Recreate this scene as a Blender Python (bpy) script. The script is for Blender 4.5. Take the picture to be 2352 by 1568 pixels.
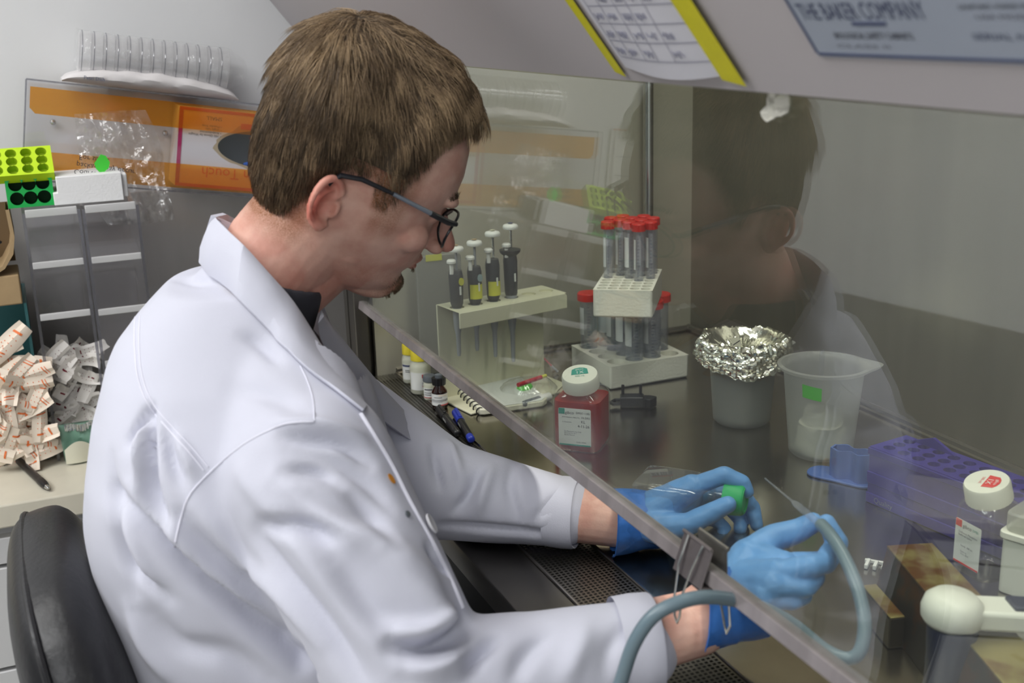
import bpy, bmesh, math, random
import numpy as np
from mathutils import Vector, Matrix, noise
from mathutils.bvhtree import BVHTree

sc = bpy.context.scene
for o in list(bpy.data.objects):
    bpy.data.objects.remove(o)
random.seed(7)
RNG = np.random.RandomState(11)
COL = sc.collection
PI = math.pi

# ------------------------------------------------------------------ camera
# world: X goes into the cabinet, Y runs along it towards the far wall, Z is up (metres, floor at 0)
F = 2700.0
CAMZ = 1.40
_f = np.array([-1176., -727., F]); _f /= np.linalg.norm(_f)
_m = -0.032
_a = -1176. + -727. * _m
_b = -727. * (-727. + 1176. * _m) + F * F
_x = -_b / _a
_d = np.array([_x, -727. + _m * (_x + 1176.), F]); _d /= np.linalg.norm(_d)
_u = np.cross(_d, _f)
if _u[1] > 0: _u = -_u
RM = np.array([_d, _f, _u])

def ray(px, py):
    return RM @ np.array([px - 1176., py - 784., F])
def onx(px, py, X):
    r = ray(px, py) * (X / ray(px, py)[0]); return Vector((r[0], r[1], r[2] + CAMZ))
def ony(px, py, Y):
    r = ray(px, py); r = r * (Y / r[1]); return Vector((r[0], r[1], r[2] + CAMZ))
def onz(px, py, Z):
    r = ray(px, py); r = r * ((Z - CAMZ) / r[2]); return Vector((r[0], r[1], r[2] + CAMZ))

cam_d = bpy.data.cameras.new('camera'); cam = bpy.data.objects.new('camera', cam_d); COL.objects.link(cam)
cm = Matrix.Identity(4)
for i, v in enumerate((RM @ np.array([1, 0, 0.]), RM @ np.array([0, -1., 0]), RM @ np.array([0, 0, -1.]))):
    for j in range(3): cm[j][i] = v[j]
cm.translation = (0, 0, CAMZ)
cam.matrix_world = cm
cam_d.sensor_width = 36; cam_d.lens = F * 36 / 2352
cam_d.clip_start = 0.02
cam_d.dof.use_dof = True; cam_d.dof.focus_distance = 1.38; cam_d.dof.aperture_fstop = 7.2
sc.camera = cam

# ------------------------------------------------------------------ light and exposure
sc.view_settings.view_transform = 'Standard'; sc.view_settings.look = 'None'
sc.view_settings.gamma = 1; sc.view_settings.use_curve_mapping = False
sc.view_settings.exposure = 0.25
world = bpy.data.worlds.new('world'); sc.world = world; world.use_nodes = True
world.node_tree.nodes['Background'].inputs[0].default_value = (0.8, 0.85, 0.9, 1)
world.node_tree.nodes['Background'].inputs[1].default_value = 0.3
sc.cycles.use_denoising = True
sc.cycles.transparent_max_bounces = 64
sc.cycles.max_bounces = 10
sc.cycles.caustics_reflective = False; sc.cycles.caustics_refractive = False
sc.cycles.sample_clamp_indirect = 4

def area(name, loc, sx, sy, power, col=(1, 1, 1), rot=(0, 0, 0)):
    l = bpy.data.lights.new(name, 'AREA'); l.shape = 'RECTANGLE'; l.size = sx; l.size_y = sy
    l.energy = power; l.color = col
    o = bpy.data.objects.new(name, l); COL.objects.link(o); o.location = loc; o.rotation_euler = rot
    return o
area('ceiling_lamp', (-0.85, 0.35, 2.66), 1.2, 0.6, 11, (0.99, 0.99, 0.985))
area('ceiling_lamp', (-1.75, 0.90, 2.66), 0.6, 1.2, 24, (0.98, 0.985, 1))  # added lamp, set far left to brighten the sloping panel and the coat's back
area('ceiling_lamp', (-0.85, 1.35, 2.66), 1.2, 0.3, 8, (1, 0.985, 0.96))
area('ceiling_lamp', (-1.0, -1.6, 2.66), 1.2, 0.6, 21, (0.96, 0.98, 1))

area('cabinet_lamp', (0.72, 0.72, 1.975), 0.12, 1.7, 9.0, (1, 0.98, 0.88))

# ------------------------------------------------------------------ materials
def lin(c):
    c = c / 255.
    return c / 12.92 if c <= 0.04045 else ((c + 0.055) / 1.055) ** 2.4
def rgb(r, g, b): return (lin(r), lin(g), lin(b), 1)
MATS = {}
def mat(name, col, rough=0.5, metal=0.0, var=0.0, vs=20., vstretch=(1, 1, 1), bump=0.0, bs=200., bstretch=(1, 1, 1),
        trans=0.0, alpha=1.0, sheen=0.0, sss=0.0, spec=0.5, col2=None, coat=0.0, ior=1.45, rvar=0.0, thr=None):
    m = bpy.data.materials.new(name); m.use_nodes = True
    nt = m.node_tree; N = nt.nodes; L = nt.links; p = N['Principled BSDF']
    p.inputs['Base Color'].default_value = col; p.inputs['Roughness'].default_value = rough
    p.inputs['Metallic'].default_value = metal; p.inputs['Specular IOR Level'].default_value = spec
    p.inputs['Transmission Weight'].default_value = trans; p.inputs['Alpha'].default_value = alpha
    p.inputs['Sheen Weight'].default_value = sheen; p.inputs['IOR'].default_value = ior
    p.inputs['Coat Weight'].default_value = coat
    if sss: p.inputs['Subsurface Weight'].default_value = sss; p.inputs['Subsurface Scale'].default_value = 0.01; p.inputs['Subsurface Radius'].default_value = (1, .35, .2)
    if var or col2 or bump or rvar:
        tc = N.new('ShaderNodeTexCoord')
    def noi(scale, st, detail=5):
        mp = N.new('ShaderNodeMapping'); mp.inputs['Scale'].default_value = st
        L.new(tc.outputs['Object'], mp.inputs[0])
        n = N.new('ShaderNodeTexNoise'); n.inputs['Scale'].default_value = scale; n.inputs['Detail'].default_value = detail
        L.new(mp.outputs[0], n.inputs['Vector']); return n
    if var or col2:
        n = noi(vs, vstretch); r = N.new('ShaderNodeValToRGB')
        lo, hi = thr or (0.35, 0.65)
        r.color_ramp.elements[0].position = lo; r.color_ramp.elements[1].position = hi
        c2 = col2 or tuple(c * (1 - var) for c in col[:3]) + (1,)
        r.color_ramp.elements[0].color = c2; r.color_ramp.elements[1].color = col
        L.new(n.outputs['Fac'], r.inputs[0]); L.new(r.outputs[0], p.inputs['Base Color'])
    if rvar:
        n = noi(vs * 0.7, vstretch); mr = N.new('ShaderNodeMapRange')
        mr.inputs['To Min'].default_value = rough - rvar; mr.inputs['To Max'].default_value = rough + rvar
        L.new(n.outputs['Fac'], mr.inputs[0]); L.new(mr.outputs[0], p.inputs['Roughness'])
    if bump:
        n = noi(bs, bstretch); b = N.new('ShaderNodeBump'); b.inputs['Strength'].default_value = bump; b.inputs['Distance'].default_value = 0.002
        L.new(n.outputs['Fac'], b.inputs['Height']); L.new(b.outputs[0], p.inputs['Normal'])
    MATS[name] = m
    return m

def clear_mat(name, tint=(1, 1, 1, 1), refl=0.05, rough=0.02, haze=0.0, hazecol=(0.8, 0.8, 0.8, 1), edge=0.9, bump=0.0, bs=60., gcol=(1, 1, 1, 1), expo=5.0):
    """thin clear plastic or glass: light passes straight on, faces reflect more at a glancing view, haze is a diffuse film"""
    m = bpy.data.materials.new(name); m.use_nodes = True
    nt = m.node_tree; N = nt.nodes; L = nt.links; N.remove(N['Principled BSDF']); out = N['Material Output']
    t = N.new('ShaderNodeBsdfTransparent'); t.inputs[0].default_value = tint
    g = N.new('ShaderNodeBsdfGlossy'); g.inputs['Roughness'].default_value = rough; g.inputs[0].default_value = gcol
    geo = N.new('ShaderNodeNewGeometry'); dot = N.new('ShaderNodeVectorMath'); dot.operation = 'DOT_PRODUCT'
    L.new(geo.outputs['Incoming'], dot.inputs[1])
    if bump:
        tc = N.new('ShaderNodeTexCoord'); n = N.new('ShaderNodeTexNoise'); n.inputs['Scale'].default_value = bs; n.inputs['Detail'].default_value = 4
        L.new(tc.outputs['Object'], n.inputs['Vector'])
        b = N.new('ShaderNodeBump'); b.inputs['Strength'].default_value = bump; b.inputs['Distance'].default_value = 0.01
        L.new(n.outputs['Fac'], b.inputs['Height']); L.new(b.outputs[0], g.inputs['Normal']); L.new(b.outputs[0], dot.inputs[0])
    else:
        L.new(geo.outputs['Normal'], dot.inputs[0])
    ab = N.new('ShaderNodeMath'); ab.operation = 'ABSOLUTE'; L.new(dot.outputs['Value'], ab.inputs[0])
    s = N.new('ShaderNodeMath'); s.operation = 'SUBTRACT'; s.inputs[0].default_value = 1; s.use_clamp = True; L.new(ab.outputs[0], s.inputs[1])
    pw = N.new('ShaderNodeMath'); pw.operation = 'POWER'; pw.inputs[1].default_value = expo; L.new(s.outputs[0], pw.inputs[0])
    ma = N.new('ShaderNodeMath'); ma.operation = 'MULTIPLY_ADD'; ma.inputs[1].default_value = edge; ma.inputs[2].default_value = refl; ma.use_clamp = True
    L.new(pw.outputs[0], ma.inputs[0])
    mx = N.new('ShaderNodeMixShader'); L.new(ma.outputs[0], mx.inputs[0]); L.new(t.outputs[0], mx.inputs[1]); L.new(g.outputs[0], mx.inputs[2])
    last = mx
    if haze:
        d = N.new('ShaderNodeBsdfDiffuse'); d.inputs[0].default_value = hazecol
        tl = N.new('ShaderNodeBsdfTranslucent'); tl.inputs[0].default_value = hazecol
        m2 = N.new('ShaderNodeMixShader'); m2.inputs[0].default_value = 0.5; L.new(d.outputs[0], m2.inputs[1]); L.new(tl.outputs[0], m2.inputs[2])
        m3 = N.new('ShaderNodeMixShader'); m3.inputs[0].default_value = haze; L.new(mx.outputs[0], m3.inputs[1]); L.new(m2.outputs[0], m3.inputs[2])
        last = m3
    L.new(last.outputs[0], out.inputs['Surface'])
    MATS[name] = m
    return m

mat('wall_paint', rgb(226, 227, 228), 0.6, var=0.03, vs=3, bump=0.05, bs=300)
mat('wall_grey', rgb(124, 126, 126), 0.6, var=.03, vs=4)
mat('foam_bright', rgb(240, 240, 240), 0.8, bump=0.3, bs=260)
mat('floor_vinyl', rgb(205, 203, 198), 0.35, var=0.2, vs=60)
mat('ceiling_paint', rgb(235, 235, 232), 0.8, var=0.03, vs=8)
mat('panel_paint', rgb(188, 182, 184), 0.45, var=0.02, vs=5, bump=0.03, bs=500)
mat('steel', rgb(196, 190, 178), 0.19, 1.0, var=0.18, vs=14, vstretch=(1, 1, 1), rvar=0.1, bump=0.03, bs=220, bstretch=(1, 8, 8))
mat('steel_back', rgb(150, 146, 136), 0.42, 0.9, var=0.14, vs=5, vstretch=(1, 3, .4))
mat('steel_side', rgb(206, 203, 186), 0.38, 0.5, var=0.12, vs=6, bump=0.02, bs=60)
mat('steel_dark', rgb(120, 117, 112), 0.35, 1.0, var=0.1, vs=10)
mat('steel_splash', rgb(186, 183, 180), 0.32, 0.55, var=0.12, vs=5, vstretch=(3, 1, .6), rvar=0.05)
mat('chrome', rgb(200, 200, 198), 0.15, 1.0)
mat('shade_black', rgb(20, 20, 22), 0.6)  # near-black in place of the shade below the lip and grille
mat('bench_top', rgb(214, 208, 190), 0.35, var=0.05, vs=30)
mat('drawer_paint', rgb(205, 205, 205), 0.45)
mat('white_plastic', rgb(232, 232, 228), 0.35)
mat('foam_white', rgb(236, 234, 222), 0.8, bump=0.35, bs=260)
mat('cream_plastic', rgb(208, 205, 180), 0.45, var=0.04, vs=30)
mat('rail_reflect', rgb(172, 164, 164), 0.22, 0.3, var=0.35, vs=9, vstretch=(0.3, 3, 0.3))  # darker stretches along the strip imitate reflections in its colour
clear_mat('sash_clear', (0.93, 0.955, 0.93, 1), 0.074, 0.0, haze=0.015, edge=0.95)
clear_mat('acrylic', (0.985, 0.985, 0.99, 1), 0.035, 0.03)
clear_mat('acrylic_edge', (0.62, 0.62, 0.66, 1), 0.08, 0.1, haze=0.12)
clear_mat('frosted_edge', (0.9, 0.9, 0.9, 1), 0.1, 0.3, haze=0.93, hazecol=(.9, .9, .9, 1))
clear_mat('clear_plastic', (0.95, 0.95, 0.96, 1), 0.07, 0.04, haze=0.05)
clear_mat('bottle_clear', (0.96, 0.94, 0.94, 1), 0.06, 0.03, haze=0.015)
clear_mat('milky_plastic', (0.86, 0.87, 0.85, 1), 0.05, 0.25, haze=0.33, hazecol=(.85, .86, .83, 1))
clear_mat('film', (0.99, 0.99, 0.99, 1), 0.07, 0.12, bump=1.0, bs=18, haze=0.025, edge=0.9, expo=2.6)

# ------------------------------------------------------------------ mesh helpers
def T(x=0, y=0, z=0): return Matrix.Translation((x, y, z))
def RZ(a): return Matrix.Rotation(a, 4, 'Z')
def RX(a): return Matrix.Rotation(a, 4, 'X')
def RY(a): return Matrix.Rotation(a, 4, 'Y')

class MB:
    def __init__(s): s.v = []; s.f = []; s.mi = []; s.cur = 0
    def add(s, vs, fs, M=None):
        o = len(s.v)
        s.v += [tuple(M @ Vector(v)) if M is not None else tuple(v) for v in vs]
        s.f += [tuple(i + o for i in f) for f in fs]; s.mi += [s.cur] * len(fs)
        return s
    def box(s, cx, cy, cz, sx, sy, sz, M=None):
        x, y, z = sx / 2, sy / 2, sz / 2
        vs = [(cx + a * x, cy + b * y, cz + c * z) for c in (-1, 1) for b in (-1, 1) for a in (-1, 1)]
        return s.add(vs, [(0, 2, 3, 1), (4, 5, 7, 6), (0, 1, 5, 4), (2, 6, 7, 3), (0, 4, 6, 2), (1, 3, 7, 5)], M)
    def prism(s, poly, z0, z1, M=None):
        n = len(poly)
        vs = [(p[0], p[1], z0) for p in poly] + [(p[0], p[1], z1) for p in poly]
        fs = [tuple(range(n - 1, -1, -1)), tuple(range(n, 2 * n))] + [(i, (i + 1) % n, n + (i + 1) % n, n + i) for i in range(n)]
        return s.add(vs, fs, M)
    def lathe(s, prof, n=24, M=None, cap=True):
        vs = []; fs = []
        for r, z in prof:
            for i in range(n):
                a = 2 * PI * i / n; vs.append((r * math.cos(a), r * math.sin(a), z))
        for k in range(len(prof) - 1):
            for i in range(n):
                j = (i + 1) % n; fs.append((k * n + i, k * n + j, (k + 1) * n + j, (k + 1) * n + i))
        if cap:
            if prof[0][0] > 1e-6: fs.append(tuple(range(n - 1, -1, -1)))
            if prof[-1][0] > 1e-6: fs.append(tuple((len(prof) - 1) * n + i for i in range(n)))
        return s.add(vs, fs, M)
    def loft(s, rings, close=True, cap=True, M=None):
        n = len(rings[0]); vs = [p for r in rings for p in r]; fs = []
        for k in range(len(rings) - 1):
            for i in range(n if close else n - 1):
                j = (i + 1) % n; fs.append((k * n + i, k * n + j, (k + 1) * n + j, (k + 1) * n + i))
        if cap and close:
            fs.append(tuple(range(n - 1, -1, -1))); fs.append(tuple((len(rings) - 1) * n + i for i in range(n)))
        return s.add(vs, fs, M)
    def tube(s, pts, rad, n=10, M=None, cap=True, flat=1.0):
        pts = [Vector(p) for p in pts]; m = len(pts)
        if not hasattr(rad, '__len__'): rad = [rad] * m
        rings = []; up = None
        for k in range(m):
            t = (pts[min(k + 1, m - 1)] - pts[max(k - 1, 0)])
            if t.length < 1e-9: t = Vector((0, 0, 1))
            t.normalize()
            if up is None:
                up = Vector((0, 0, 1)) if abs(t.z) < 0.9 else Vector((1, 0, 0))
            a = t.cross(up)
            if a.length < 1e-6: a = t.cross(Vector((0, 1, 0)))
            a.normalize(); up = a.cross(t).normalized()
            rings.append([tuple(pts[k] + rad[k] * (a * math.cos(q) + up * math.sin(q) * flat)) for q in [2 * PI * i / n for i in range(n)]])
        return s.loft(rings, True, cap, M)
    def sheet(s, fn, nu, nv, M=None):
        vs = [fn(i / nu, j / nv) for j in range(nv + 1) for i in range(nu + 1)]
        w = nu + 1
        fs = [(j * w + i, j * w + i + 1, (j + 1) * w + i + 1, (j + 1) * w + i) for j in range(nv) for i in range(nu)]
        return s.add(vs, fs, M)
    def build(s, name, m, parent=None, smooth=35, bevel=0.0, world=False, mods=None, seg=2):
        me = bpy.data.meshes.new(name)
        vs = s.v
        if world and parent is not None:
            inv = rootmat(parent).inverted(); vs = [tuple(inv @ Vector(v)) for v in vs]
        me.from_pydata([tuple(v) for v in vs], [], s.f)
        ms = m if isinstance(m, (list, tuple)) else [m]
        for q in ms: me.materials.append(MATS[q])
        if len(ms) > 1: me.polygons.foreach_set('material_index', s.mi)
        me.update()
        bm = bmesh.new(); bm.from_mesh(me); bmesh.ops.recalc_face_normals(bm, faces=bm.faces); bm.to_mesh(me); bm.free()
        if smooth:
            me.shade_smooth(); me.set_sharp_from_angle(angle=math.radians(smooth))
        o = bpy.data.objects.new(name, me); COL.objects.link(o)
        if parent is not None: o.parent = parent
        if bevel:
            b = o.modifiers.new('bevel', 'BEVEL'); b.width = bevel; b.segments = seg; b.limit_method = 'ANGLE'; b.angle_limit = math.radians(40)
            b.harden_normals = False
        return o

def rootmat(o):
    M = o.matrix_basis.copy()
    while o.parent is not None:
        o = o.parent; M = o.matrix_basis @ M
    return M

def thing(name, label, cat, loc=(0, 0, 0), rz=0.0, group=None, M=None, kind=None):
    o = bpy.data.objects.new(name, None); COL.objects.link(o); o.empty_display_size = 0.02
    o.matrix_basis = M if M is not None else T(*loc) @ RZ(rz)
    tag(o, label, cat, group, kind)
    return o
def tag(o, label=None, cat=None, group=None, kind=None):
    if label: o['label'] = label
    if cat: o['category'] = cat
    if group: o['group'] = group
    if kind: o['kind'] = kind
    return o
def struct(o, label=None):
    o['kind'] = 'structure'
    if label: o['label'] = label
    return o
def copy_tree(o, parent=None):
    c = o.copy(); COL.objects.link(c); c.parent = parent
    for ch in [q for q in o.children]: copy_tree(ch, c)
    return c

def lettering(parent, text, size, M, m='ink', name='lettering', align='LEFT', world=False, spacing=1.0, extrude=0.0):
    cu = bpy.data.curves.new(name, 'FONT'); cu.body = text; cu.size = size; cu.align_x = align; cu.space_line = spacing; cu.extrude = extrude
    cu.resolution_u = 2
    t = bpy.data.objects.new(name, cu)
    me = bpy.data.meshes.new_from_object(t)
    bpy.data.objects.remove(t); bpy.data.curves.remove(cu)
    MM = M if not world else rootmat(parent).inverted() @ M
    me.transform(MM); me.materials.clear(); me.materials.append(MATS[m])
    o = bpy.data.objects.new(name, me); COL.objects.link(o); o.parent = parent
    return o
def frame(o, xdir, ydir):
    """matrix whose local x and y run along the given directions from point o"""
    x = Vector(xdir).normalized(); y = Vector(ydir); y = (y - x * y.dot(x)).normalized(); z = x.cross(y)
    M = Matrix.Identity(4)
    for i in range(3): M[i][0] = x[i]; M[i][1] = y[i]; M[i][2] = z[i]; M[i][3] = o[i]
    return M
def roundrect(w, h, r, n=4):
    out = []
    for cx, cy, a0 in ((w / 2 - r, h / 2 - r, 0), (-w / 2 + r, h / 2 - r, 90), (-w / 2 + r, -h / 2 + r, 180), (w / 2 - r, -h / 2 + r, 270)):
        for i in range(n + 1):
            a = math.radians(a0 + 90 * i / n); out.append((cx + r * math.cos(a), cy + r * math.sin(a)))
    return out
mat('ink', rgb(40, 40, 50), 0.6)
mat('ink_grey', rgb(110, 110, 125), 0.6)
mat('ink_red', rgb(190, 40, 45), 0.6)
mat('paper', rgb(232, 231, 228), 0.75)

S = 0.85       # height of the cabinet's work surface
BZ = ony(125, 1060, 1.82).z   # height of the side bench
WY = 2.0       # far wall
LY = 1.72      # inner left wall of the cabinet
BX = 1.045     # inner back wall of the cabinet
# ------------------------------------------------------------------ room shell
H = 2.7
def plane_box(name, m, x0, x1, y0, y1, z0, z1, parent=None, **k):
    return MB().box((x0 + x1) / 2, (y0 + y1) / 2, (z0 + z1) / 2, x1 - x0, y1 - y0, z1 - z0).build(name, m, parent, smooth=0, **k)
struct(plane_box('floor', 'floor_vinyl', -2.4, 1.5, -2.4, 2.1, -0.05, 0))
struct(plane_box('ceiling', 'ceiling_paint', -2.4, 1.5, -2.4, 2.1, H, H + 0.05))
struct(plane_box('wall_far', 'wall_paint', -2.4, 1.5, WY, WY + 0.1, 0, H))
struct(plane_box('wall_left', 'wall_grey', -2.5, -2.4, -2.4, 2.1, 0, H))
struct(plane_box('wall_right', 'wall_paint', 1.4, 1.5, -2.4, WY, 0, H))
struct(plane_box('wall_near', 'wall_paint', -2.4, 1.5, -2.5, -2.4, 0, H))
# stainless splash sheet behind the side bench
zs = ony(500, 425, WY).z
struct(plane_box('trim_1', 'steel_splash', -1.6, 1.38, WY - 0.006, WY, BZ, zs, bevel=0.001), 'stainless steel splash sheet on the far wall')

# ceiling light fixtures, the one by the left wall added for its light
mat('lamp_face', (1, 1, 1, 1), 0.5)
_p = MATS['lamp_face'].node_tree.nodes['Principled BSDF']; _p.inputs['Emission Color'].default_value = (1, 1, 1, 1); _p.inputs['Emission Strength'].default_value = 1.5
for (x, y, a, b, lb) in ((-1.75, 0.90, 0.64, 1.24, 'added ceiling light panel near the left wall'), (-0.85, 0.35, 1.24, 0.64, 'ceiling light panel over the lab, the middle one'), (-0.85, 1.35, 1.24, 0.34, 'ceiling light panel nearest the far wall'), (-1.0, -1.6, 1.24, 0.64, 'ceiling light panel over the near end of the room')):
    t = thing('ceiling_light', lb, 'light', (x, y, H), 0, 'ceiling lights')
    f = MB()
    for sx, sy, w, h in ((0, 1, a, .02), (0, -1, a, .02), (1, 0, .02, b), (-1, 0, .02, b)):
        f.box(sx * a / 2, sy * b / 2, -0.02, w + .02 * (sy != 0), h, 0.04)
    f.build('light_frame', 'white_plastic', t, smooth=0)
    MB().box(0, 0, -0.012, a, b, 0.012).build('diffuser', 'lamp_face', t, smooth=0)

# ------------------------------------------------------------------ side bench with drawers
bench = thing('lab_bench', 'cream topped side bench with pale drawers beside the black chair', 'bench', (-0.4, 1.8, 0))
fy = onz(95, 1145, BZ).y
def BW(m): return dict(world=True)
MB().box(-0.62, (fy + WY - .006) / 2, BZ - 0.0175, 1.98, WY - .006 - fy, 0.035).build('bench_top', 'bench_top', bench, bevel=0.003, world=True)
MB().box(-0.62, (fy + .03 + WY - .006) / 2, (BZ - 0.035) / 2 + .03, 1.94, WY - .036 - fy, BZ - .035 - .06).build('carcass', 'drawer_paint', bench, world=True, smooth=0)
zt = BZ - 0.05
for k, hgt in enumerate((0.045, 0.16, 0.16, 0.16)):
    for j in range(3):
        x0 = -1.55 + j * 0.62
        d = MB().box(x0 + .31, fy + .02, zt - hgt / 2, 0.612, 0.02, hgt - 0.006).build('drawer', 'drawer_paint', bench, world=True, bevel=0.0015)
        if k:
            MB().tube([(x0 + .22, fy + .01, zt - .035), (x0 + .22, fy - .015, zt - .035), (x0 + .40, fy - .015, zt - .035), (x0 + .40, fy + .01, zt - .035)], .004, 8).build('handle', 'chrome', d, world=True)
    zt -= hgt

# ------------------------------------------------------------------ the safety cabinet
XS, ZS = 0.455, 0.455 / -1.057 + CAMZ   # sash bottom edge
TILT = math.radians(8.5)
Y0 = -0.22
PX = 0.478; PZ = CAMZ - PX / 7.85       # lower edge of the upper front panel
PA = math.radians(37.5)
def panel_pt(px, py, off=0.0):
    """point where the view line meets the sloping front panel"""
    n = Vector((-math.cos(PA), 0, -math.sin(PA))); p0 = Vector((PX, 0, PZ)) + n * off
    r = Vector(ray(px, py)); c = Vector((0, 0, CAMZ))
    return c + r * ((p0 - c).dot(n) / r.dot(n))
hood = thing('safety_cabinet', 'large steel biosafety cabinet with sloping grey front and glass sash', 'cabinet', (0.7, 0.75, 0))
GX0, GX1, LX = 0.434, 0.506, 0.378
yc = (Y0 + LY) / 2; yl = LY - Y0
# tray
MB().box((GX1 + BX) / 2, yc, S - 0.006, BX - GX1, yl, 0.012).build('work_surface', 'steel', hood, world=True, bevel=0.001)
# back wall, with a bent lower return
b = MB().box(BX + .006, yc, (S + 2.0) / 2, 0.012, yl, 2.0 - S)
b.build('back_wall', 'steel_back', hood, world=True, smooth=0)
MB().tube([(BX - .004, Y0, S + .004), (BX - .004, LY, S + .004)], .006, 8).build('back_seam', 'steel_dark', hood, world=True)
MB().box((XS + BX) / 2 + .01, LY + .006, (S + 2.0) / 2 - .01, BX - XS - .02, 0.012, 2.0 - S).build('side_wall', 'steel_side', hood, world=True, smooth=0)
MB().tube([(GX1, LY - .004, S + .004), (BX, LY - .004, S + .004)], .005, 8).build('side_seam', 'steel_dark', hood, world=True)
MB().box((GX0 + BX) / 2, yc, 1.99, BX - GX0, yl, 0.012).build('inner_top', 'steel_side', hood, world=True, smooth=0)
# outer side skin, towards the far wall
MB().box((.44 + 1.1) / 2, LY + .03, (S - .2 + 2.0) / 2, 1.1 - .44, 0.02, 2.0 - S + .2).build('outer_side', 'steel_dark', hood, world=True, smooth=0)
MB().box(.452, LY + .012, (S + 1.33) / 2, .022, .05, 1.33 - S - .01).build('sash_guide', 'steel_dark', hood, world=True, bevel=.002)
# perforated front grille: a plate with rows of square holes
def grille():
    m = MB(); w = GX1 - GX0; nx = 13; pitch = w / (nx + 1.2); ya, yb = 0.05, LY - .002
    ny = int((yb - ya) / pitch); pitch_y = (yb - ya) / ny
    mx = (w - nx * pitch) / 2; hole = pitch * 0.60
    xs = [GX0]
    for i in range(nx):
        c = GX0 + mx + (i + .5) * pitch; xs += [c - hole / 2, c + hole / 2]
    xs.append(GX1)
    ys = []
    for j in range(ny):
        c = ya + (j + .5) * pitch_y; ys += [c - hole / 2, c + hole / 2]
    ys = [ya] + ys + [yb]
    nxv, nyv = len(xs), len(ys)
    vs = [(x, y, S) for y in ys for x in xs]; fs = []
    base = len(vs)
    for j in range(nyv - 1):
        for i in range(nxv - 1):
            if not (i % 2 == 1 and j % 2 == 1):
                fs.append((j * nxv + i, j * nxv + i + 1, (j + 1) * nxv + i + 1, (j + 1) * nxv + i))
    m.add(vs, fs)
    return m, ya
gm, gya = grille()
go = gm.build('front_grille', 'steel_dark', hood, world=True, smooth=0)
tag(go, 'perforated steel intake grille', kind='stuff')
MB().box((GX0 + GX1) / 2, (Y0 + gya) / 2, S - .001, GX1 - GX0, gya - Y0, .002).build('grille_blank', 'steel_dark', hood, world=True, smooth=0)
MB().box((GX0 + GX1) / 2, yc, S - .03, GX1 - GX0 + .02, yl, .03).build('air_plenum', 'shade_black', hood, world=True, smooth=0)
MB().tube([(GX0, Y0, S + .001), (GX0, LY, S + .001)], .0016, 6).build('grille_edge', 'steel', hood, world=True)
MB().tube([(GX1, Y0, S + .001), (GX1, LY, S + .001)], .0016, 6).build('grille_edge', 'steel', hood, world=True)
# airfoil lip: slopes down to a rolled front edge
prof = [(GX0, S), (LX + .01, S - .003), (LX + .003, S - .006), (LX, S - .012), (LX, S - .03), (LX + .004, S - .03), (LX + .004, S - .014), (LX + .012, S - .008), (GX0, S - .006)]
MB().loft([[(x, Y0, z) for x, z in prof], [(x, LY, z) for x, z in prof]]).build('airfoil_lip', 'steel_dark', hood, world=True, bevel=.001)
MB().box((LX + .02 + 1.08) / 2, yc, S - .1, 1.08 - LX - .02, yl, .14).build('lower_body', 'shade_black', hood, world=True, smooth=0)
for yy in (Y0 + .04, LY - .04):
    for xx in (.50, 1.03):
        MB().box(xx, yy, (S - .17) / 2, .05, .05, S - .17).build('leg', 'steel_dark', hood, world=True, bevel=.003)
# sash glass and its bottom edge strip
nS = Vector((math.cos(TILT), 0, -math.sin(TILT))); uS = Vector((math.sin(TILT), 0, math.cos(TILT)))
def sash_pt(y, u, off=0.0):
    return Vector((XS, 0, ZS)) + uS * u + nS * off + Vector((0, y, 0))
m = MB()
vs = [sash_pt(y, u, o) for y in (Y0, LY - .002) for u in (.002, .42) for o in (-.0025, .0025)]
m.add(vs, [(0, 1, 3, 2), (4, 6, 7, 5), (0, 4, 5, 1), (2, 3, 7, 6), (0, 2, 6, 4), (1, 5, 7, 3)])
m.build('sash_glass', 'sash_clear', hood, world=True, smooth=0)
m = MB(); q = []
for y in (Y0, LY - .004):
    q.append([sash_pt(y, u, o) for u, o in ((-.006, -.006), (.006, -.006), (.007, 0), (.006, .006), (-.006, .006))])
m.loft(q).build('sash_edge_strip', 'rail_reflect', hood, world=True, bevel=.0008)
# sloping upper front panel and the box above it
t_ = Vector((-math.sin(PA), 0, math.cos(PA)))
p0 = Vector((PX, 0, PZ)); p1 = p0 + t_ * 0.46
top = [(PX, PZ), (PX + .012, PZ - .001), (PX + .03, PZ + .02), (PX + .03, 2.05), (p1.x, 2.05), (p1.x, p1.z)]
MB().loft([[(x, Y0, z) for x, z in top], [(x, WY - .002, z) for x, z in top]]).build('upper_front_panel', 'panel_paint', hood, world=True, smooth=0)
MB().box((PX + .03 + 1.1) / 2, (Y0 + WY) / 2, 2.03, 1.1 - PX - .03, WY - Y0 - .004, .04).build('top_cover', 'panel_paint', hood, world=True, smooth=0)

# metal name plate on the sloping panel
mat('plate_blue', rgb(176, 184, 198), 0.35, 0.25, var=0.03, vs=10)
mat('ink_blue', rgb(66, 74, 104), 0.55)
pn = Vector((-math.cos(PA), 0, -math.sin(PA)))
a = panel_pt(1882, 126); c = panel_pt(2352, 160)
plate = thing('name_plate', 'blue grey metal name plate on the sloping cabinet front', 'sign', M=frame(a, (0, -1, 0), t_))
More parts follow.
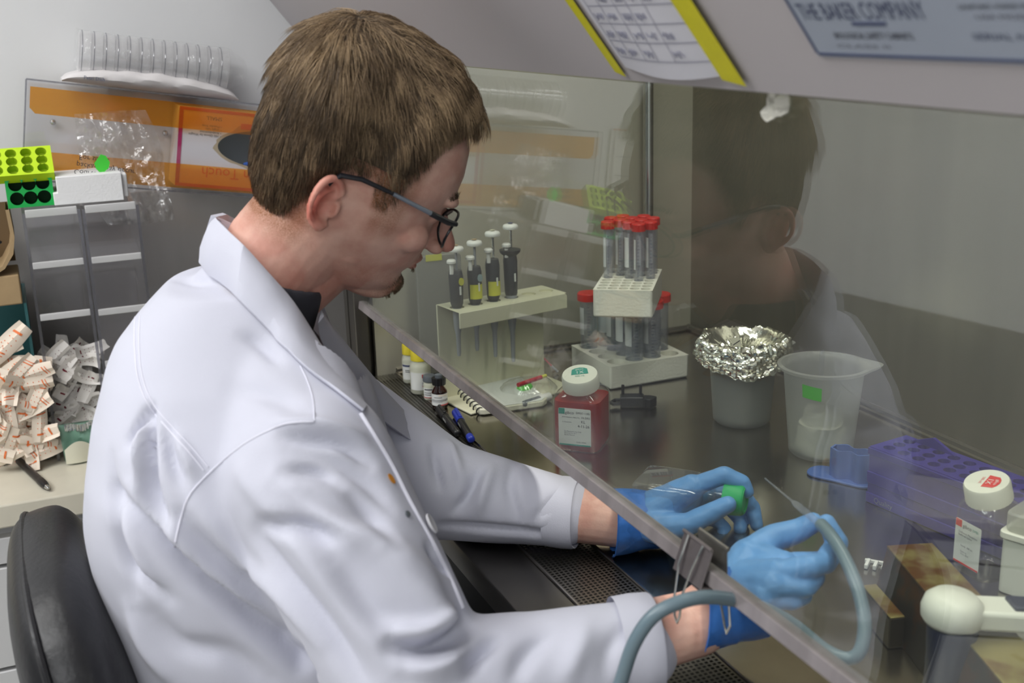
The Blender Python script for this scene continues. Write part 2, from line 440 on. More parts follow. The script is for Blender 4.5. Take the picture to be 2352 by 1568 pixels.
# local x runs towards the camera side (-Y), local y up the panel
def plate_xy(px, py):
    return rootmat(plate).inverted() @ panel_pt(px, py)
pw, ph = 0.30, 0.085
MB().prism(roundrect(pw, ph, .004), 0, .0015, T(pw / 2, ph / 2, 0)).build('plate', 'plate_blue', plate, smooth=30)
fr = MB()
for (cx, cy, w, h) in ((pw / 2, .0022, pw - .006, .0018), (pw / 2, ph - .0022, pw - .006, .0018), (.0022, ph / 2, .0018, ph - .006), (pw - .0022, ph / 2, .0018, ph - .006)):
    fr.box(cx, cy, .0017, w, h, .0006)
fr.build('plate_border', 'ink_blue', plate, smooth=0)
def fit_text(text, p0, p1, top, m):
    """lettering stretched between two places on the plate, as condensed as the printed original"""
    o = lettering(plate, text, 1.0, Matrix.Identity(4), m)
    xs = [v.co.x for v in o.data.vertices]; ys = [v.co.y for v in o.data.vertices]
    A, B, C = plate_xy(*p0), plate_xy(*p1), plate_xy(p0[0], top)
    sx, sy = abs(B.x - A.x) / (max(xs) - min(xs)), abs(C.y - A.y) / (max(ys) - min(ys))
    o.data.transform(T(A.x, A.y, .0018) @ Matrix.Diagonal((sx, sy, 1, 1)) @ T(-min(xs), -min(ys), 0)); return o
fit_text('THE BAKER COMPANY', (1850, 42), (2142, 46), 4, 'ink_blue')
fit_text('BIOLOGICAL SAFETY CABINETS', (1926, 84), (2106, 86), 70, 'ink')
fit_text('CLASS II', (1930, 104), (2050, 106), 97, 'ink_grey')
fit_text('SANFORD, MAINE 04073', (2210, 18), (2400, 24), 6, 'ink')
fit_text('USA MODEL', (2250, 40), (2400, 46), 28, 'ink_grey')
fit_text('SERIAL NO', (2243, 86), (2400, 92), 72, 'ink_blue')
A, B = plate_xy(1962, 50), plate_xy(2040, 50)
MB().box((A.x + B.x) / 2, A.y, .0018, abs(B.x - A.x), .0022, .0006).build('underline', 'ink_blue', plate, smooth=0)

# taped handwritten table
mat('ink_faint', rgb(150, 150, 166), 0.6)
mat('tape_yellow', rgb(212, 204, 38), 0.5, var=0.06, vs=80, bump=.1, bs=300)
mat('table_paper', rgb(206, 205, 212), 0.6, bump=.05, bs=60)
a = panel_pt(1440, 150); b = panel_pt(1690, 172)
sheet = thing('handwritten_sheet', 'white handwritten table taped to the sloping cabinet front with yellow strips', 'paper', M=frame(a, (0, -1, 0), t_))
sw = abs(b.y - a.y); shh = .17
def bulge(u, v): return (u * sw, v * shh - .004 * math.sin(u * PI) * (v < .1), .002 + .006 * math.sin(u * PI) * max(0, 1 - v * 2.5))
MB().sheet(bulge, 24, 12).build('sheet', 'table_paper', sheet)
gl = MB()
for i in range(9):
    y = .012 + i * .0165
    gl.sheet(lambda u, v: (.01 + u * (sw - .02), y + v * .0008, bulge((.01 + u * (sw - .02)) / sw, y / shh)[2] + .0006), 14, 1)
for x in (.008, .03, .055, .075, .1):
    if x < sw - .005: gl.sheet(lambda u, v: (x + u * .0008, .012 + v * .14, bulge(x / sw, (.012 + v * .14) / shh)[2] + .0006), 1, 14)
gl.build('table_lines', 'ink_faint', sheet, smooth=0)
wr = MB(); rr = random.Random(5)
for i in range(8):
    for x0 in (.012, .034, .06, .08, .103):
        if x0 > sw - .02 or rr.random() < .25: continue
        y = .016 + i * .0165; pts = []
        for k in range(14):
            xx = x0 + k * .0011; yy = y + .003 + .0035 * math.sin(k * 2.1 + rr.random() * 2)
            pts.append((xx, yy, bulge(xx / sw, yy / shh)[2] + .0009))
        wr.tube(pts, .00035, 4)
wr.build('handwriting', 'ink_faint', sheet, smooth=0)
for (b0, b1, w, lb) in (((1430, 166), (1332, -10), .0075, 'left'), ((1695, 182), (1596, -10), .0135, 'right')):
    A = panel_pt(*b0); B = panel_pt(*b1); M = frame(A, (0, -1, 0), B - A); ln = (B - A).length + .05
    tp = thing('tape_strip', 'broad yellow tape strip on the right edge of the handwritten sheet' if lb == 'right' else 'narrow yellow tape strip on the left edge of the handwritten sheet', 'tape', M=M, group=None)
    tm = MB()
    z0 = .0085
    nseg = 16
    rows = []
    for k in range(nseg + 1):
        y = k / nseg * ln; jag = .002 if k == 0 else 0
        z = .002 + .0015 * (lb == 'right')
        rows.append([(-w, y + jag, z), (w, y - jag, z + .0005), (w, y - jag, z + .0009), (-w, y + jag, z + .0004)])
    tm.loft(rows).build('tape', 'tape_yellow', tp)
# ------------------------------------------------------------------ left: things on the side bench and the far wall
def holed(m, w, h, nx, ny, r, depth, M, n=12, thick=None, mats=(0, 0, 0), mx=0.0, my=0.0):
    """plate from (0,0) to (w,h) facing local +z at z=0 with real round holes going down by depth"""
    pw, ph = (w - 2 * mx) / nx, (h - 2 * my) / ny
    for j in range(ny):
        for i in range(nx):
            cx, cy = mx + (i + .5) * pw, my + (j + .5) * ph
            sq = []; ci = []; lo = []
            for k in range(n):
                a = 2 * PI * (k + .5) / n; c, s_ = math.cos(a), math.sin(a); q = 1 / max(abs(c), abs(s_))
                sq.append((cx + c * q * pw / 2, cy + s_ * q * ph / 2, 0)); ci.append((cx + r * c, cy + r * s_, 0)); lo.append((cx + r * c, cy + r * s_, -depth))
            m.cur = mats[0]; m.add(sq + ci, [(k, (k + 1) % n, n + (k + 1) % n, n + k) for k in range(n)], M)
            m.cur = mats[1]; m.add(ci + lo, [(k, (k + 1) % n, n + (k + 1) % n, n + k) for k in range(n)], M)
            m.cur = mats[2]; m.add(lo, [tuple(range(n))], M)
            m.cur = mats[0]
            # corner triangles of the cell
            for sx in (-1, 1):
                for sy in (-1, 1):
                    ks = [k for k in range(n) if (math.cos(2 * PI * (k + .5) / n) * sx > .35 and math.sin(2 * PI * (k + .5) / n) * sy > .35)]
                    if ks: m.add([(cx + sx * pw / 2, cy + sy * ph / 2, 0)] + [sq[k] for k in ks], [tuple(range(len(ks) + 1))] if len(ks) > 1 else [], M)
    m.cur = mats[0]
    if mx > 0:
        m.add([(0, 0, 0), (mx, 0, 0), (mx, h, 0), (0, h, 0)], [(0, 1, 2, 3)], M); m.add([(w - mx, 0, 0), (w, 0, 0), (w, h, 0), (w - mx, h, 0)], [(0, 1, 2, 3)], M)
    if my > 0:
        m.add([(mx, 0, 0), (w - mx, 0, 0), (w - mx, my, 0), (mx, my, 0)], [(0, 1, 2, 3)], M); m.add([(mx, h - my, 0), (w - mx, h - my, 0), (w - mx, h, 0), (mx, h, 0)], [(0, 1, 2, 3)], M)
    return m
def openbox(m, w, h, d, M):
    """sides and floor of a box whose top face (z=0) is a holed plate; goes down by d"""
    m.add([(0, 0, 0), (w, 0, 0), (w, h, 0), (0, h, 0), (0, 0, -d), (w, 0, -d), (w, h, -d), (0, h, -d)],
          [(0, 1, 5, 4), (1, 2, 6, 5), (2, 3, 7, 6), (3, 0, 4, 7), (7, 6, 5, 4)], M)

mat('packet_paper', rgb(238, 234, 228), 0.7)
mat('packet_warm', rgb(240, 226, 208), 0.7)
mat('print_maroon', rgb(120, 30, 45), 0.6)
mat('print_orange', rgb(232, 120, 60), 0.6)
mat('teal_plastic', rgb(60, 110, 112), 0.3, alpha=0.75)
mat('lime', rgb(196, 232, 30), 0.45)
mat('lime_shade', rgb(176, 205, 40), 0.5)  # darker lime for the hole walls, their shade put into the colour
mat('green_rack', rgb(10, 168, 74), 0.45)
mat('green_shade', rgb(6, 112, 48), 0.5)  # darker green copy inside the holes, standing in for shade there
mat('cardboard', rgb(176, 150, 112), 0.8, var=0.12, vs=25, bump=.1, bs=90)
mat('cardboard_shade', rgb(112, 92, 66), 0.85, var=0.1, vs=25)  # darker copy for the holder's back, inside shade put into the colour
mat('black_plastic', rgb(24, 24, 27), 0.35)
mat('silver_foil', rgb(225, 228, 228), 0.2, 1.0, bump=.8, bs=90)
mat('green_pouch', rgb(120, 160, 140), 0.4, alpha=0.8)
mat('cream_paper', rgb(222, 220, 200), 0.6)

RYF = 1.82   # front plane of the dispensers
RYB = WY - .01
def dispenser(pxl, pxr, pyt, label, shelves):
    a = ony(pxl[0], pxl[1], RYF); b = ony(pxr[0], pxr[1], RYF)
    x0, x1 = a.x, b.x; zt = (a.z + b.z) / 2
    t = thing('acrylic_dispenser', label, 'dispenser', ((x0 + x1) / 2, (RYF + RYB) / 2, BZ + .0005), 0, 'clear acrylic dispensers on the side bench')
    w = x1 - x0; d = RYB - RYF; h = zt - BZ - .0005
    for sx, nm in ((-1, 'side_panel'), (1, 'side_panel')):
        MB().box(sx * (w / 2 - .002), 0.004, h / 2, .004, d - .008, h).build(nm, 'acrylic', t, smooth=0)
        MB().box(sx * (w / 2 - .002), -d / 2 + .0022, h / 2, .0042, .0042, h).build('panel_edge', 'acrylic_edge', t, smooth=0)
    MB().box(0, d / 2 - .003, h / 2, w - .01, .004, h - .002).build('back_panel', 'acrylic', t, smooth=0)
    for k, z in enumerate(shelves):
        zz = z - BZ
        # every compartment has a front sheet with a bright sawn top edge and a sloping floor behind it
        MB().box(0, -d / 2 + .003, zz, w - .009, .006, .0095 if k else .011).build('shelf_edge', 'frosted_edge', t, smooth=0, bevel=.001)
        MB().add([(-w / 2 + .005, -d / 2 + .006, zz), (w / 2 - .005, -d / 2 + .006, zz), (w / 2 - .005, d / 2 - .006, zz + .03), (-w / 2 + .005, d / 2 - .006, zz + .03),
                  (-w / 2 + .005, -d / 2 + .006, zz - .004), (w / 2 - .005, -d / 2 + .006, zz - .004), (w / 2 - .005, d / 2 - .006, zz + .026), (-w / 2 + .005, d / 2 - .006, zz + .026)],
                 [(0, 1, 2, 3), (7, 6, 5, 4), (0, 4, 5, 1), (1, 5, 6, 2), (2, 6, 7, 3), (3, 7, 4, 0)]).build('shelf', 'acrylic', t, smooth=0)
    return t, x0, x1
shz = [ony(130, y, RYF).z for y in (487, 607, 727)]
shz2 = [ony(255, y, RYF).z for y in (477, 595, 716, 836)]
d1, dx0, dx1 = dispenser((50, 492), (184, 480), 0, 'left clear acrylic dispenser, its lower half filled with maroon printed packets', shz)
d2, ex0, ex1 = dispenser((188, 484), (318, 468), 0, 'right clear acrylic dispenser, empty, beside the white coat', shz2)

def packet(label, grp, w, h, pm, seed, lab2=None, front=None):
    rr = random.Random(seed)
    t = thing('packet', label, 'packet', (0, 0, 0), 0, grp)
    curl = rr.uniform(-.3, .3) * h; tw = rr.uniform(-.5, .5)
    def fn(u, v):
        x = (u - .5) * w; y = (v - .5) * h
        return (x * (1 - .18 * (2 * v - 1) ** 2), y, curl * (2 * v - 1) ** 2 + .0022 * math.sin(u * 7 + seed) + tw * x * (v - .5) * 2)
    m = MB(); m.sheet(fn, 4, 8)
    m2 = [(p[0], p[1], p[2] - .0009) for p in m.v]; n0 = len(m.v); m.add(m2, [f[::-1] for f in m.f[:]])
    m.build('wrapper', 'packet_paper' if pm == 'print_maroon' else 'packet_warm', t)
    p = MB()
    for k in range(3):
        u0 = .25 + k * .2
        for j in range(3):
            v0 = .62 - j * .14
            p.sheet(lambda u, v: tuple(np.array(fn(u0 + u * .05, v0 + v * .02)) + np.array((0, 0, .0006))), 1, 1)
    p.sheet(lambda u, v: tuple(np.array(fn(.2 + u * .5, .74 + v * .05 + u * .03)) + np.array((0, 0, .0006))), 4, 2)
    if pm == 'print_orange':
        p.sheet(lambda u, v: tuple(np.array(fn(.15 + u * .6, .18 + v * .03 + u * .08)) + np.array((0, 0, .0006))), 4, 1)
        p.sheet(lambda u, v: tuple(np.array(fn(.15 + u * .6, .11 + v * .02 + u * .08)) + np.array((0, 0, .0006))), 4, 1)
    p.build('print', pm, t, smooth=0)
    return t
protoM = [packet('white paper packet with maroon print piled in the clear dispenser', 'maroon printed packets in the left dispenser', .021, .050, 'print_maroon', k) for k in range(3)]
protoO = [packet('white paper packet with orange print piled at the left end of the bench', 'orange printed packets at the left end of the bench', .024, .056, 'print_orange', 10 + k) for k in range(3)]
rr = random.Random(21)
def place(protos, n, pts, depth, y0, tilt=.7):
    for k in range(n):
        o = protos[k] if k < len(protos) else copy_tree(protos[k % len(protos)])
        px, py = pts(k)
        P = ony(px, py, y0 + depth(k))
        o.matrix_basis = T(*P) @ RX(PI / 2 + rr.uniform(-tilt, .35)) @ RY(rr.uniform(-.5, .5)) @ RZ(rr.choice((0, PI / 2, PI, -PI / 2)) + rr.uniform(-.75, .75))
def jpts(x0, x1, y0, y1, nx, ny, jx, jy, slant=0.0):
    L = [(x0 + (i + .5) * (x1 - x0) / nx, y0 + (j + .5) * (y1 - y0) / ny) for j in range(ny) for i in range(nx)]
    return lambda k: (L[k % len(L)][0] + rr.uniform(-jx, jx) + slant * (L[k % len(L)][1] - y0), L[k % len(L)][1] + rr.uniform(-jy, jy))
place(protoM, 42, jpts(118, 208, 795, 975, 3, 7, 12, 12, .10), lambda k: .035 + .035 * (k // 21), RYF)
place(protoO, 66, jpts(-40, 96, 845, 1055, 4, 8, 12, 12, .06), lambda k: -.02 + .035 * (k // 32), RYF)
# loose big packets on top of the orange pile
for k, (x, y, a) in enumerate(((20, 788, .7), (-8, 800, .2), (62, 838, -.15))):
    o = copy_tree(protoO[k]); o.matrix_basis = T(*ony(x, y, RYF + .01)) @ RX(PI / 2 - .3) @ RZ(-PI / 2 + a) @ Matrix.Scale(1.25, 4)
    tag(o, ('orange printed packet standing slanted on top of the pile', 'orange printed packet lying at the left edge above the pile', 'orange printed packet lying flat below the teal bin rim')[k])
# the teal bin that holds the orange packets
x0 = ony(-130, 900, RYF).x; x1 = ony(112, 1000, RYF).x - .006
t = thing('teal_bin', 'teal see-through bin behind the orange printed packets', 'bin', ((x0 + x1) / 2, 1.91, BZ + .0005))
w = x1 - x0; hh = ony(30, 705, RYF).z - BZ
MB().box(0, .075, hh / 2, w, .004, hh).build('back_panel', 'teal_plastic', t, smooth=0)
MB().box(-w / 2, .0, hh / 2, .004, .15, hh).build('side_panel', 'teal_plastic', t, smooth=0)
MB().box(w / 2, .0, hh / 2, .004, .15, hh).build('side_panel', 'teal_plastic', t, smooth=0)
MB().box(0, 0, .003, w, .15, .004).build('bin_floor', 'teal_plastic', t, smooth=0)
MB().box(0, -.03, .012, w - .02, .09, .022).build('packet_bed', 'packet_warm', t, smooth=0)
# green pouch with a crimped silver seam, under the maroon packets
a = ony(133, 975, RYF - .006); b = ony(232, 1062, RYF - .006)
pw, phh = b.x - a.x + .012, a.z - BZ - .001
t = thing('green_pouch', 'pale green pouch with crimped silver seam at the foot of the dispenser', 'pouch', (a.x + pw / 2, RYF - .012, BZ + .001))
def pf(u, v):
    x = (u - .5) * pw * (1 - .1 * (1 - v)); z = v * phh
    return (x, -.012 * math.sin(v * PI) - .004 * math.sin(u * 7 + v * 5) + .004 * noise.noise(Vector((u * 6, v * 6, 1))), z)
m = MB(); m.sheet(pf, 18, 12); m.sheet(lambda u, v: (pf(u, v)[0], -pf(u, v)[1] * .3 + .004, pf(u, v)[2]), 18, 12)
m.build('pouch_body', 'green_pouch', t)
m = MB(); m.sheet(lambda u, v: ((u - .5) * pw * .75, pf(u, .88)[1] - .0035 + .0012 * math.sin(u * 70), phh * .84 + v * .011), 70, 2)
m.build('silver_seam', 'silver_foil', t)
m = MB(); m.sheet(lambda u, v: ((u - .55) * pw * .8, -.016 - .003 * math.sin(u * 5), .002 + v * (.022 + .012 * math.sin(u * 4))), 14, 5)
m.build('paper_leaf', 'cream_paper', t)

# pen on the bench
a = onz(48, 1062, BZ + .006); b = onz(112, 1122, BZ + .006)
M = frame(a, b - a, (0, 0, 1)); L_ = (b - a).length
t = thing('ballpoint_pen', 'black ballpoint pen lying on the cream bench with its tip forward', 'pen', M=M)
m = MB(); R90 = RY(PI / 2)
m.lathe([(.0045, -.06), (.0052, -.058), (.0055, .0), (.0055, L_ * .72)], 16, R90).build('barrel', 'black_plastic', t)
MB().lathe([(.0058, L_ * .70), (.006, L_ * .72), (.0058, L_ * .86), (.004, L_ * .93)], 16, R90).build('grip', 'black_plastic', t)
MB().lathe([(.004, L_ * .92), (.0028, L_ * .97), (.001, L_)], 12, R90).build('metal_tip', 'chrome', t)

# coloured tube racks on the left dispenser
def tube_block(name, label, P0, P1, P2, d, nx, ny, r, m1, m2, grp=None):
    x = P1 - P0; y = P2 - P0
    t = thing(name, label, 'rack', M=frame(P0, x, y), group=grp)
    w, h = x.length, y.length
    m = MB(); openbox(m, w, h, d, Matrix.Identity(4)); holed(m, w, h, nx, ny, r, d * .75, Matrix.Identity(4), 16, mats=(0, 1, 1), mx=.004, my=.003)
    m.build('rack_body', [m1, m2], t, smooth=30, bevel=0.0008)
    return t
zt1 = shz[0] + .008
P0 = Vector(ony(22, 497, 1.84)); P1 = Vector(ony(131, 497, 1.84)); P0.z = P1.z = zt1; 
tube_block('green_tube_rack', 'deep green tube rack on the left dispenser under the lime rack', P0, P1, P0 + Vector((0, .004, .046)), .06, 3, 2, .0095, 'green_rack', 'green_shade')
P0b = Vector(ony(-25, 434, 1.835)); P1b = Vector(ony(129, 426, 1.835)); P0b.z = P1b.z = zt1 + .0475
tube_block('lime_tube_rack', 'lime yellow tube rack resting on the deep green rack', P0b, P1b, P0b + Vector((.0, .034, .036)), .018, 4, 3, .0078, 'lime', 'lime_shade')
# white foam lid with a stepped lower edge
a = ony(126, 475, 1.83); b = ony(298, 466, 1.83)
t = thing('foam_block', 'white foam box with stepped edge on top of the two dispensers', 'box', (a.x, 1.83, max(shz[0], shz2[0]) + .008), math.radians(-1))
w = b.x - a.x; hh = .041
poly = [(.0, 0), (w * .93, 0), (w * .93, hh), (.006, hh), (.006, .018), (0, .018)]
MB().prism(poly, -.09, 0, RX(PI / 2) @ T(0, 0, 0)).build('foam_body', 'foam_bright', t, bevel=.001)
MB().box(w * .93 + .004, .05, hh / 2, .008, .08, hh - .006).build('end_ridge', 'foam_bright', t, bevel=.002)

# brown card holder at the left edge
t = thing('card_holder', 'brown cardboard holder with a scooped opening at the left edge', 'box', (ony(0, 700, 1.83).x, 1.83, ony(20, 702, 1.83).z))
def arc(n, r, cx, cz, a0, a1): return [(cx + r * math.cos(math.radians(a0 + (a1 - a0) * k / n)), cz + r * math.sin(math.radians(a0 + (a1 - a0) * k / n))) for k in range(n + 1)]
m = MB()
outer = [(-.06, .14), (-.06, .055), (-.05, .047), (0, .047), (.014, .055), (.028, .075), (.033, .10), (.031, .14)]
inner = [(-.056, .14), (-.056, .06), (-.048, .052), (0, .052), (.011, .059), (.023, .078), (.028, .10), (.026, .14)]
n = len(outer)
for dy in (0,):
    vs = [(x, 0, z) for x, z in outer] + [(x, 0, z) for x, z in inner] + [(x, .09, z) for x, z in outer] + [(x, .09, z) for x, z in inner]
    fs = []
    for k in range(n - 1):
        fs += [(k, k + 1, n + k + 1, n + k), (2 * n + k, 2 * n + k + 1, k + 1, k), (n + k, n + k + 1, 3 * n + k + 1, 3 * n + k)]
    m.add(vs, fs)
m.build('scoop_rim', 'cardboard', t)
MB().box(-.015, .088, .095, .088, .003, .09).build('back_card', 'cardboard_shade', t)
MB().box(-.012, .045, .022, .086, .086, .044).build('lower_card', 'cardboard', t, bevel=.002)
MB().tube([(-.03, -.004, .15), (-.004, -.005, .115), (.008, -.006, .10), (.014, -.004, .094)], .0022, 8).build('black_cord', 'black_plastic', t)

# ------------------------------------------------------------------ clear wall shelf with orange strips
SY = 1.91
TL = ony(60, 181, SY); TR = ony(575, 238, SY); BLp = ony(50, 388, SY)
xd = (TR - TL).normalized(); hS = (TL - BLp).length
zd = Vector((xd.z * -1, 0, xd.x)).normalized()
M = Matrix.Identity(4)
for i in range(3): M[i][0] = xd[i]; M[i][1] = zd[i]; M[i][2] = (0, -1, 0)[i]; M[i][3] = (TL - zd * .148)[i]
ws_, hs_, ds_ = .60, .148, WY - SY - .002
clear_mat('orange_film', (1.0, 0.72, 0.28, 1), 0.05, 0.1, haze=0.13, hazecol=(1.0, .50, .08, 1))
shelf = thing('wall_shelf', 'tilted clear acrylic wall tray with two orange strips', 'shelf', M=M)
MB().box(ws_ / 2, hs_ / 2, -.002, ws_, hs_, .004).build('front_panel', 'acrylic', shelf, smooth=0)
MB().box(ws_ / 2, hs_ / 2, -ds_ + .002, ws_, hs_, .004).build('back_panel', 'acrylic', shelf, smooth=0)
MB().box(ws_ / 2, hs_ - .002, -ds_ / 2, ws_, .004, ds_ - .008).build('top_panel', 'acrylic', shelf, smooth=0)
MB().box(ws_ / 2, .002, -ds_ / 2, ws_, .004, ds_ - .008).build('bottom_panel', 'acrylic', shelf, smooth=0)
MB().box(.002, hs_ / 2, -ds_ / 2, .004, hs_ - .008, ds_ - .008).build('end_panel', 'acrylic', shelf, smooth=0)
MB().box(ws_ - .002, hs_ / 2, -ds_ / 2, .004, hs_ - .008, ds_ - .008).build('end_panel', 'acrylic', shelf, smooth=0)
e = MB()
for (x0, y0, x1, y1) in ((0, 0, ws_, 0), (0, hs_, ws_, hs_), (0, 0, 0, hs_)):
    e.tube([(x0, y0, .0), (x1, y1, .0)], .0012, 6)
e.build('polished_edge', 'acrylic_edge', shelf)
c = .008
for (ya, yb, nm) in ((hs_ - .010 - .039, hs_ - .010, 'upper'), (.006, .044, 'lower')):
    x0 = .006
    poly = [(x0 + c, ya), (ws_ - .004, ya), (ws_ - .004, yb), (x0, yb), (x0, ya + c)] if nm == 'upper' else [(x0, ya), (ws_ - .004, ya), (ws_ - .004, yb), (x0 + c, yb), (x0, yb - c)]
    MB().prism(poly, .0003, .0008).build('orange_strip', 'orange_film', shelf, smooth=0)
Mi = M.inverted()
for (px, py) in ((122, 281), (380, 306)):
    q = Mi @ ony(px, py, WY - .01)
    MB().lathe([(.0001, .004), (.003, .0035), (.0042, .002), (.0045, 0)], 16, T(q.x, q.y, -ds_ + .004)).build('screw', 'chrome', shelf)

# glove box inside the shelf, upside down
mat('box_white', rgb(232, 228, 232), 0.5, var=.0)
mat('box_magenta', rgb(190, 50, 110), 0.5)
mat('box_red', rgb(206, 62, 40), 0.5)
mat('inside_shade', rgb(66, 74, 84), 0.9)
mat('glove_blue', rgb(40, 100, 205), 0.6, bump=.3, bs=80)
mat('tear_tan', rgb(190, 172, 142), 0.85)
mat('print_touch', rgb(214, 96, 36), 0.5)
g0 = Mi @ ony(403, 411, SY + .006)
gx, gy = g0.x, .0085
gw, gh, gd = .235, .124, .078
gb = thing('glove_box', 'upside-down white and orange glove box with blue glove showing', 'box', M=M @ T(gx, gy, -.0085))
# face with an oval opening: ring of quads between rectangle and oval
m = MB(); n = 48; ocx, ocy, orx, ory = .150, .068, .088, .031
inn = [(ocx + orx * math.cos(2 * PI * k / n), ocy + ory * math.sin(2 * PI * k / n), 0) for k in range(n)]
tear = [(ocx + (orx + .006 + .006 * noise.noise(Vector((k * .5, 0, 3)))) * math.cos(2 * PI * k / n), ocy + (ory + .003 + .006 * (0.2 + noise.noise(Vector((k * .4, 2, 3))) + (1 if 8 < k < 18 else 0))) * math.sin(2 * PI * k / n), 0) for k in range(n)]
out = []
for k in range(n):
    c_, s_ = math.cos(2 * PI * k / n), math.sin(2 * PI * k / n)
    tx = (gw - ocx) / c_ if c_ > 1e-6 else (-ocx / c_ if c_ < -1e-6 else 1e9); ty = (gh - ocy) / s_ if s_ > 1e-6 else (-ocy / s_ if s_ < -1e-6 else 1e9)
    q = min(tx, ty); out.append((ocx + q * c_, ocy + q * s_, 0))
m.add(tear + out, [(k, (k + 1) % n, n + (k + 1) % n, n + k) for k in range(n)])
for cxy, ks in (((gw, gh), 0), ((0, gh), 1), ((0, 0), 2), ((gw, 0), 3)):
    cand = sorted(range(n), key=lambda k: (out[k][0] - cxy[0]) ** 2 + (out[k][1] - cxy[1]) ** 2)
    a_ = [k for k in cand[:6] if abs(out[k][0] - cxy[0]) < 1e-6]; b_ = [k for k in cand[:6] if abs(out[k][1] - cxy[1]) < 1e-6]
    if a_ and b_: m.add([out[a_[0]], (cxy[0], cxy[1], 0), out[b_[0]]], [(0, 1, 2)])
m.add([(0, 0, 0), (gw, 0, 0), (gw, gh, 0), (0, gh, 0), (0, 0, -gd), (gw, 0, -gd), (gw, gh, -gd), (0, gh, -gd)], [(0, 1, 5, 4), (1, 2, 6, 5), (2, 3, 7, 6), (3, 0, 4, 7), (7, 6, 5, 4)])
m.build('carton', 'box_white', gb, smooth=0)
MB().add(inn + tear, [(k, (k + 1) % n, n + (k + 1) % n, n + k) for k in range(n)]).build('torn_card', 'tear_tan', gb, smooth=0)
MB().box(ocx, ocy, -.03, .19, .075, .002).build('dark_inside', 'inside_shade', gb, smooth=0)  # dark plate in place of the shade inside the oval opening
m = MB(); m.sheet(lambda u, v: (ocx - .045 + u * .12, ocy - ory + .001 + .006 * v + .003 * math.sin(u * 14) * v, -.006 + .006 * math.sin(u * 9 + v * 3) * v), 30, 4)
m.build('glove_cuff', 'glove_blue', gb)
fr = MB()
for (x, y, w, h) in ((.003, gh / 2, .006, gh),): fr.box(x, y, .0004, w, h, .0006)
fr.build('magenta_border', 'box_magenta', gb, smooth=0)
fr = MB()
for (x, y, w, h) in ((gw / 2, gh - .0025, gw, .005), (gw / 2, .0025, gw, .005)): fr.box(x, y, .0005, w, h, .0006)
fr.box(.12, gh - .022, .0005, .048, .009, .0006)
fr.build('red_border', 'box_red', gb, smooth=0)
R180 = RZ(PI)
lettering(gb, 'SMALL', .0085, T(.066, gh - .0155, .001) @ R180 @ T(0, -.004, 0), 'ink')
lettering(gb, '\u2022 100 Gloves by Weight\n\u2022 Ambidextrous\n\u2022 Single Use\n\u2022 Powder Free', .0052, T(.066, gh - .0435, .001) @ R180 @ T(0, -.004, 0), 'ink', spacing=.95)
lettering(gb, 'Non-sterile', .0055, T(.135, gh - .0375, .001) @ R180 @ T(0, 0, 0), 'print_maroon')
lettering(gb, 'um Touch', .0230, T(.134, .0325, .001) @ R180, 'print_touch')
# yellow loose leaf and petri dishes on the shelf
mat('petri_clear', rgb(240, 240, 242), 0.1)
clear_mat('petri', (0.995, 0.995, 0.998, 1), 0.10, 0.07, haze=0.30, hazecol=(1, 1, 1, 1), edge=.3)
ML = M @ T(0, hs_, -ds_ / 2)   # local: x along shelf, y up, z towards the camera, on the shelf top
TLl = ML.inverted()
wl = thing('white_wrapper', 'folded white plastic wrapper with blue print under the petri dishes', 'wrapper', M=ML)
a = TLl @ ony(142, 160, SY + .03); b = TLl @ ony(546, 205, SY + .03)
xa, xb = a.x, b.x
mat('wrapper_white', rgb(226, 222, 222), 0.3, bump=.25, bs=25)
def wf(u, v, off=0.0):
    x = xa + (xb - xa) * u; e = math.sin(PI * min(1, max(0, u))) ** .35
    z = .037 - v * .075
    y = .003 + .024 * (1 - v * .6) * (1 if v < .02 else 1) * .5 + .004 * noise.noise(Vector((u * 5, v * 4, 4)))
    return (x, y, z)
m = MB()
def wprof(u):
    e = max(.15, math.sin(PI * u) ** .4); h = .034 + .006 * noise.noise(Vector((u * 4, 0, 8)))
    zc = .0; w = .038 * (0.75 + .25 * e)
    pts = []
    for k in range(20):
        q = 2 * PI * k / 20
        pts.append((xa + (xb - xa) * u, .001 + h * e * (.5 + .5 * math.sin(q)) * (1 + .12 * noise.noise(Vector((u * 12, q, 2)))), w * math.cos(q) * (1 + .08 * noise.noise(Vector((u * 9, q, 5))))))
    return pts
m.loft([wprof(k / 40) for k in range(41)]).build('wrapper_film', 'wrapper_white', wl)
q = TLl @ ony(195, 190, SY - .02)
lettering(wl, 'Petri Dish', .0075, T(xa + .03, .009, .0395) @ RX(-.2), 'ink_blue')
pa = TLl @ ony(180, 115, SY + .03); pb = TLl @ ony(524, 150, SY + .03)
nd = 13; pit = (pb.x - pa.x) / nd; rd = .034
pz = .0; py_ = .013 + rd * .98
proto = None
for k in range(nd):
    Mk = ML @ T(pa.x + (k + .5) * pit, py_, pz) @ RY(PI / 2)
    if proto is None:
        t = thing('petri_dish', 'clear petri dish standing on edge in the row above the wall tray', 'dish', M=Mk, group='petri dishes in the clear sleeve')
        hh = pit * .92
        MB().lathe([(.0001, -hh / 2), (rd - .001, -hh / 2), (rd - .001, hh * .3)], 48, cap=False).build('dish_base', 'petri', t, smooth=40)
        MB().lathe([(.0001, hh / 2), (rd, hh / 2), (rd, -hh * .25)], 48, cap=False).build('dish_lid', 'petri', t, smooth=40)
        MB().tube([(rd * math.cos(q), rd * math.sin(q), -hh * .25) for q in [2 * PI * i / 40 for i in range(41)]], .0007, 5, cap=False).build('lid_edge', 'acrylic_edge', t)
        proto = t
    else:
        c = copy_tree(proto); c.matrix_basis = Mk
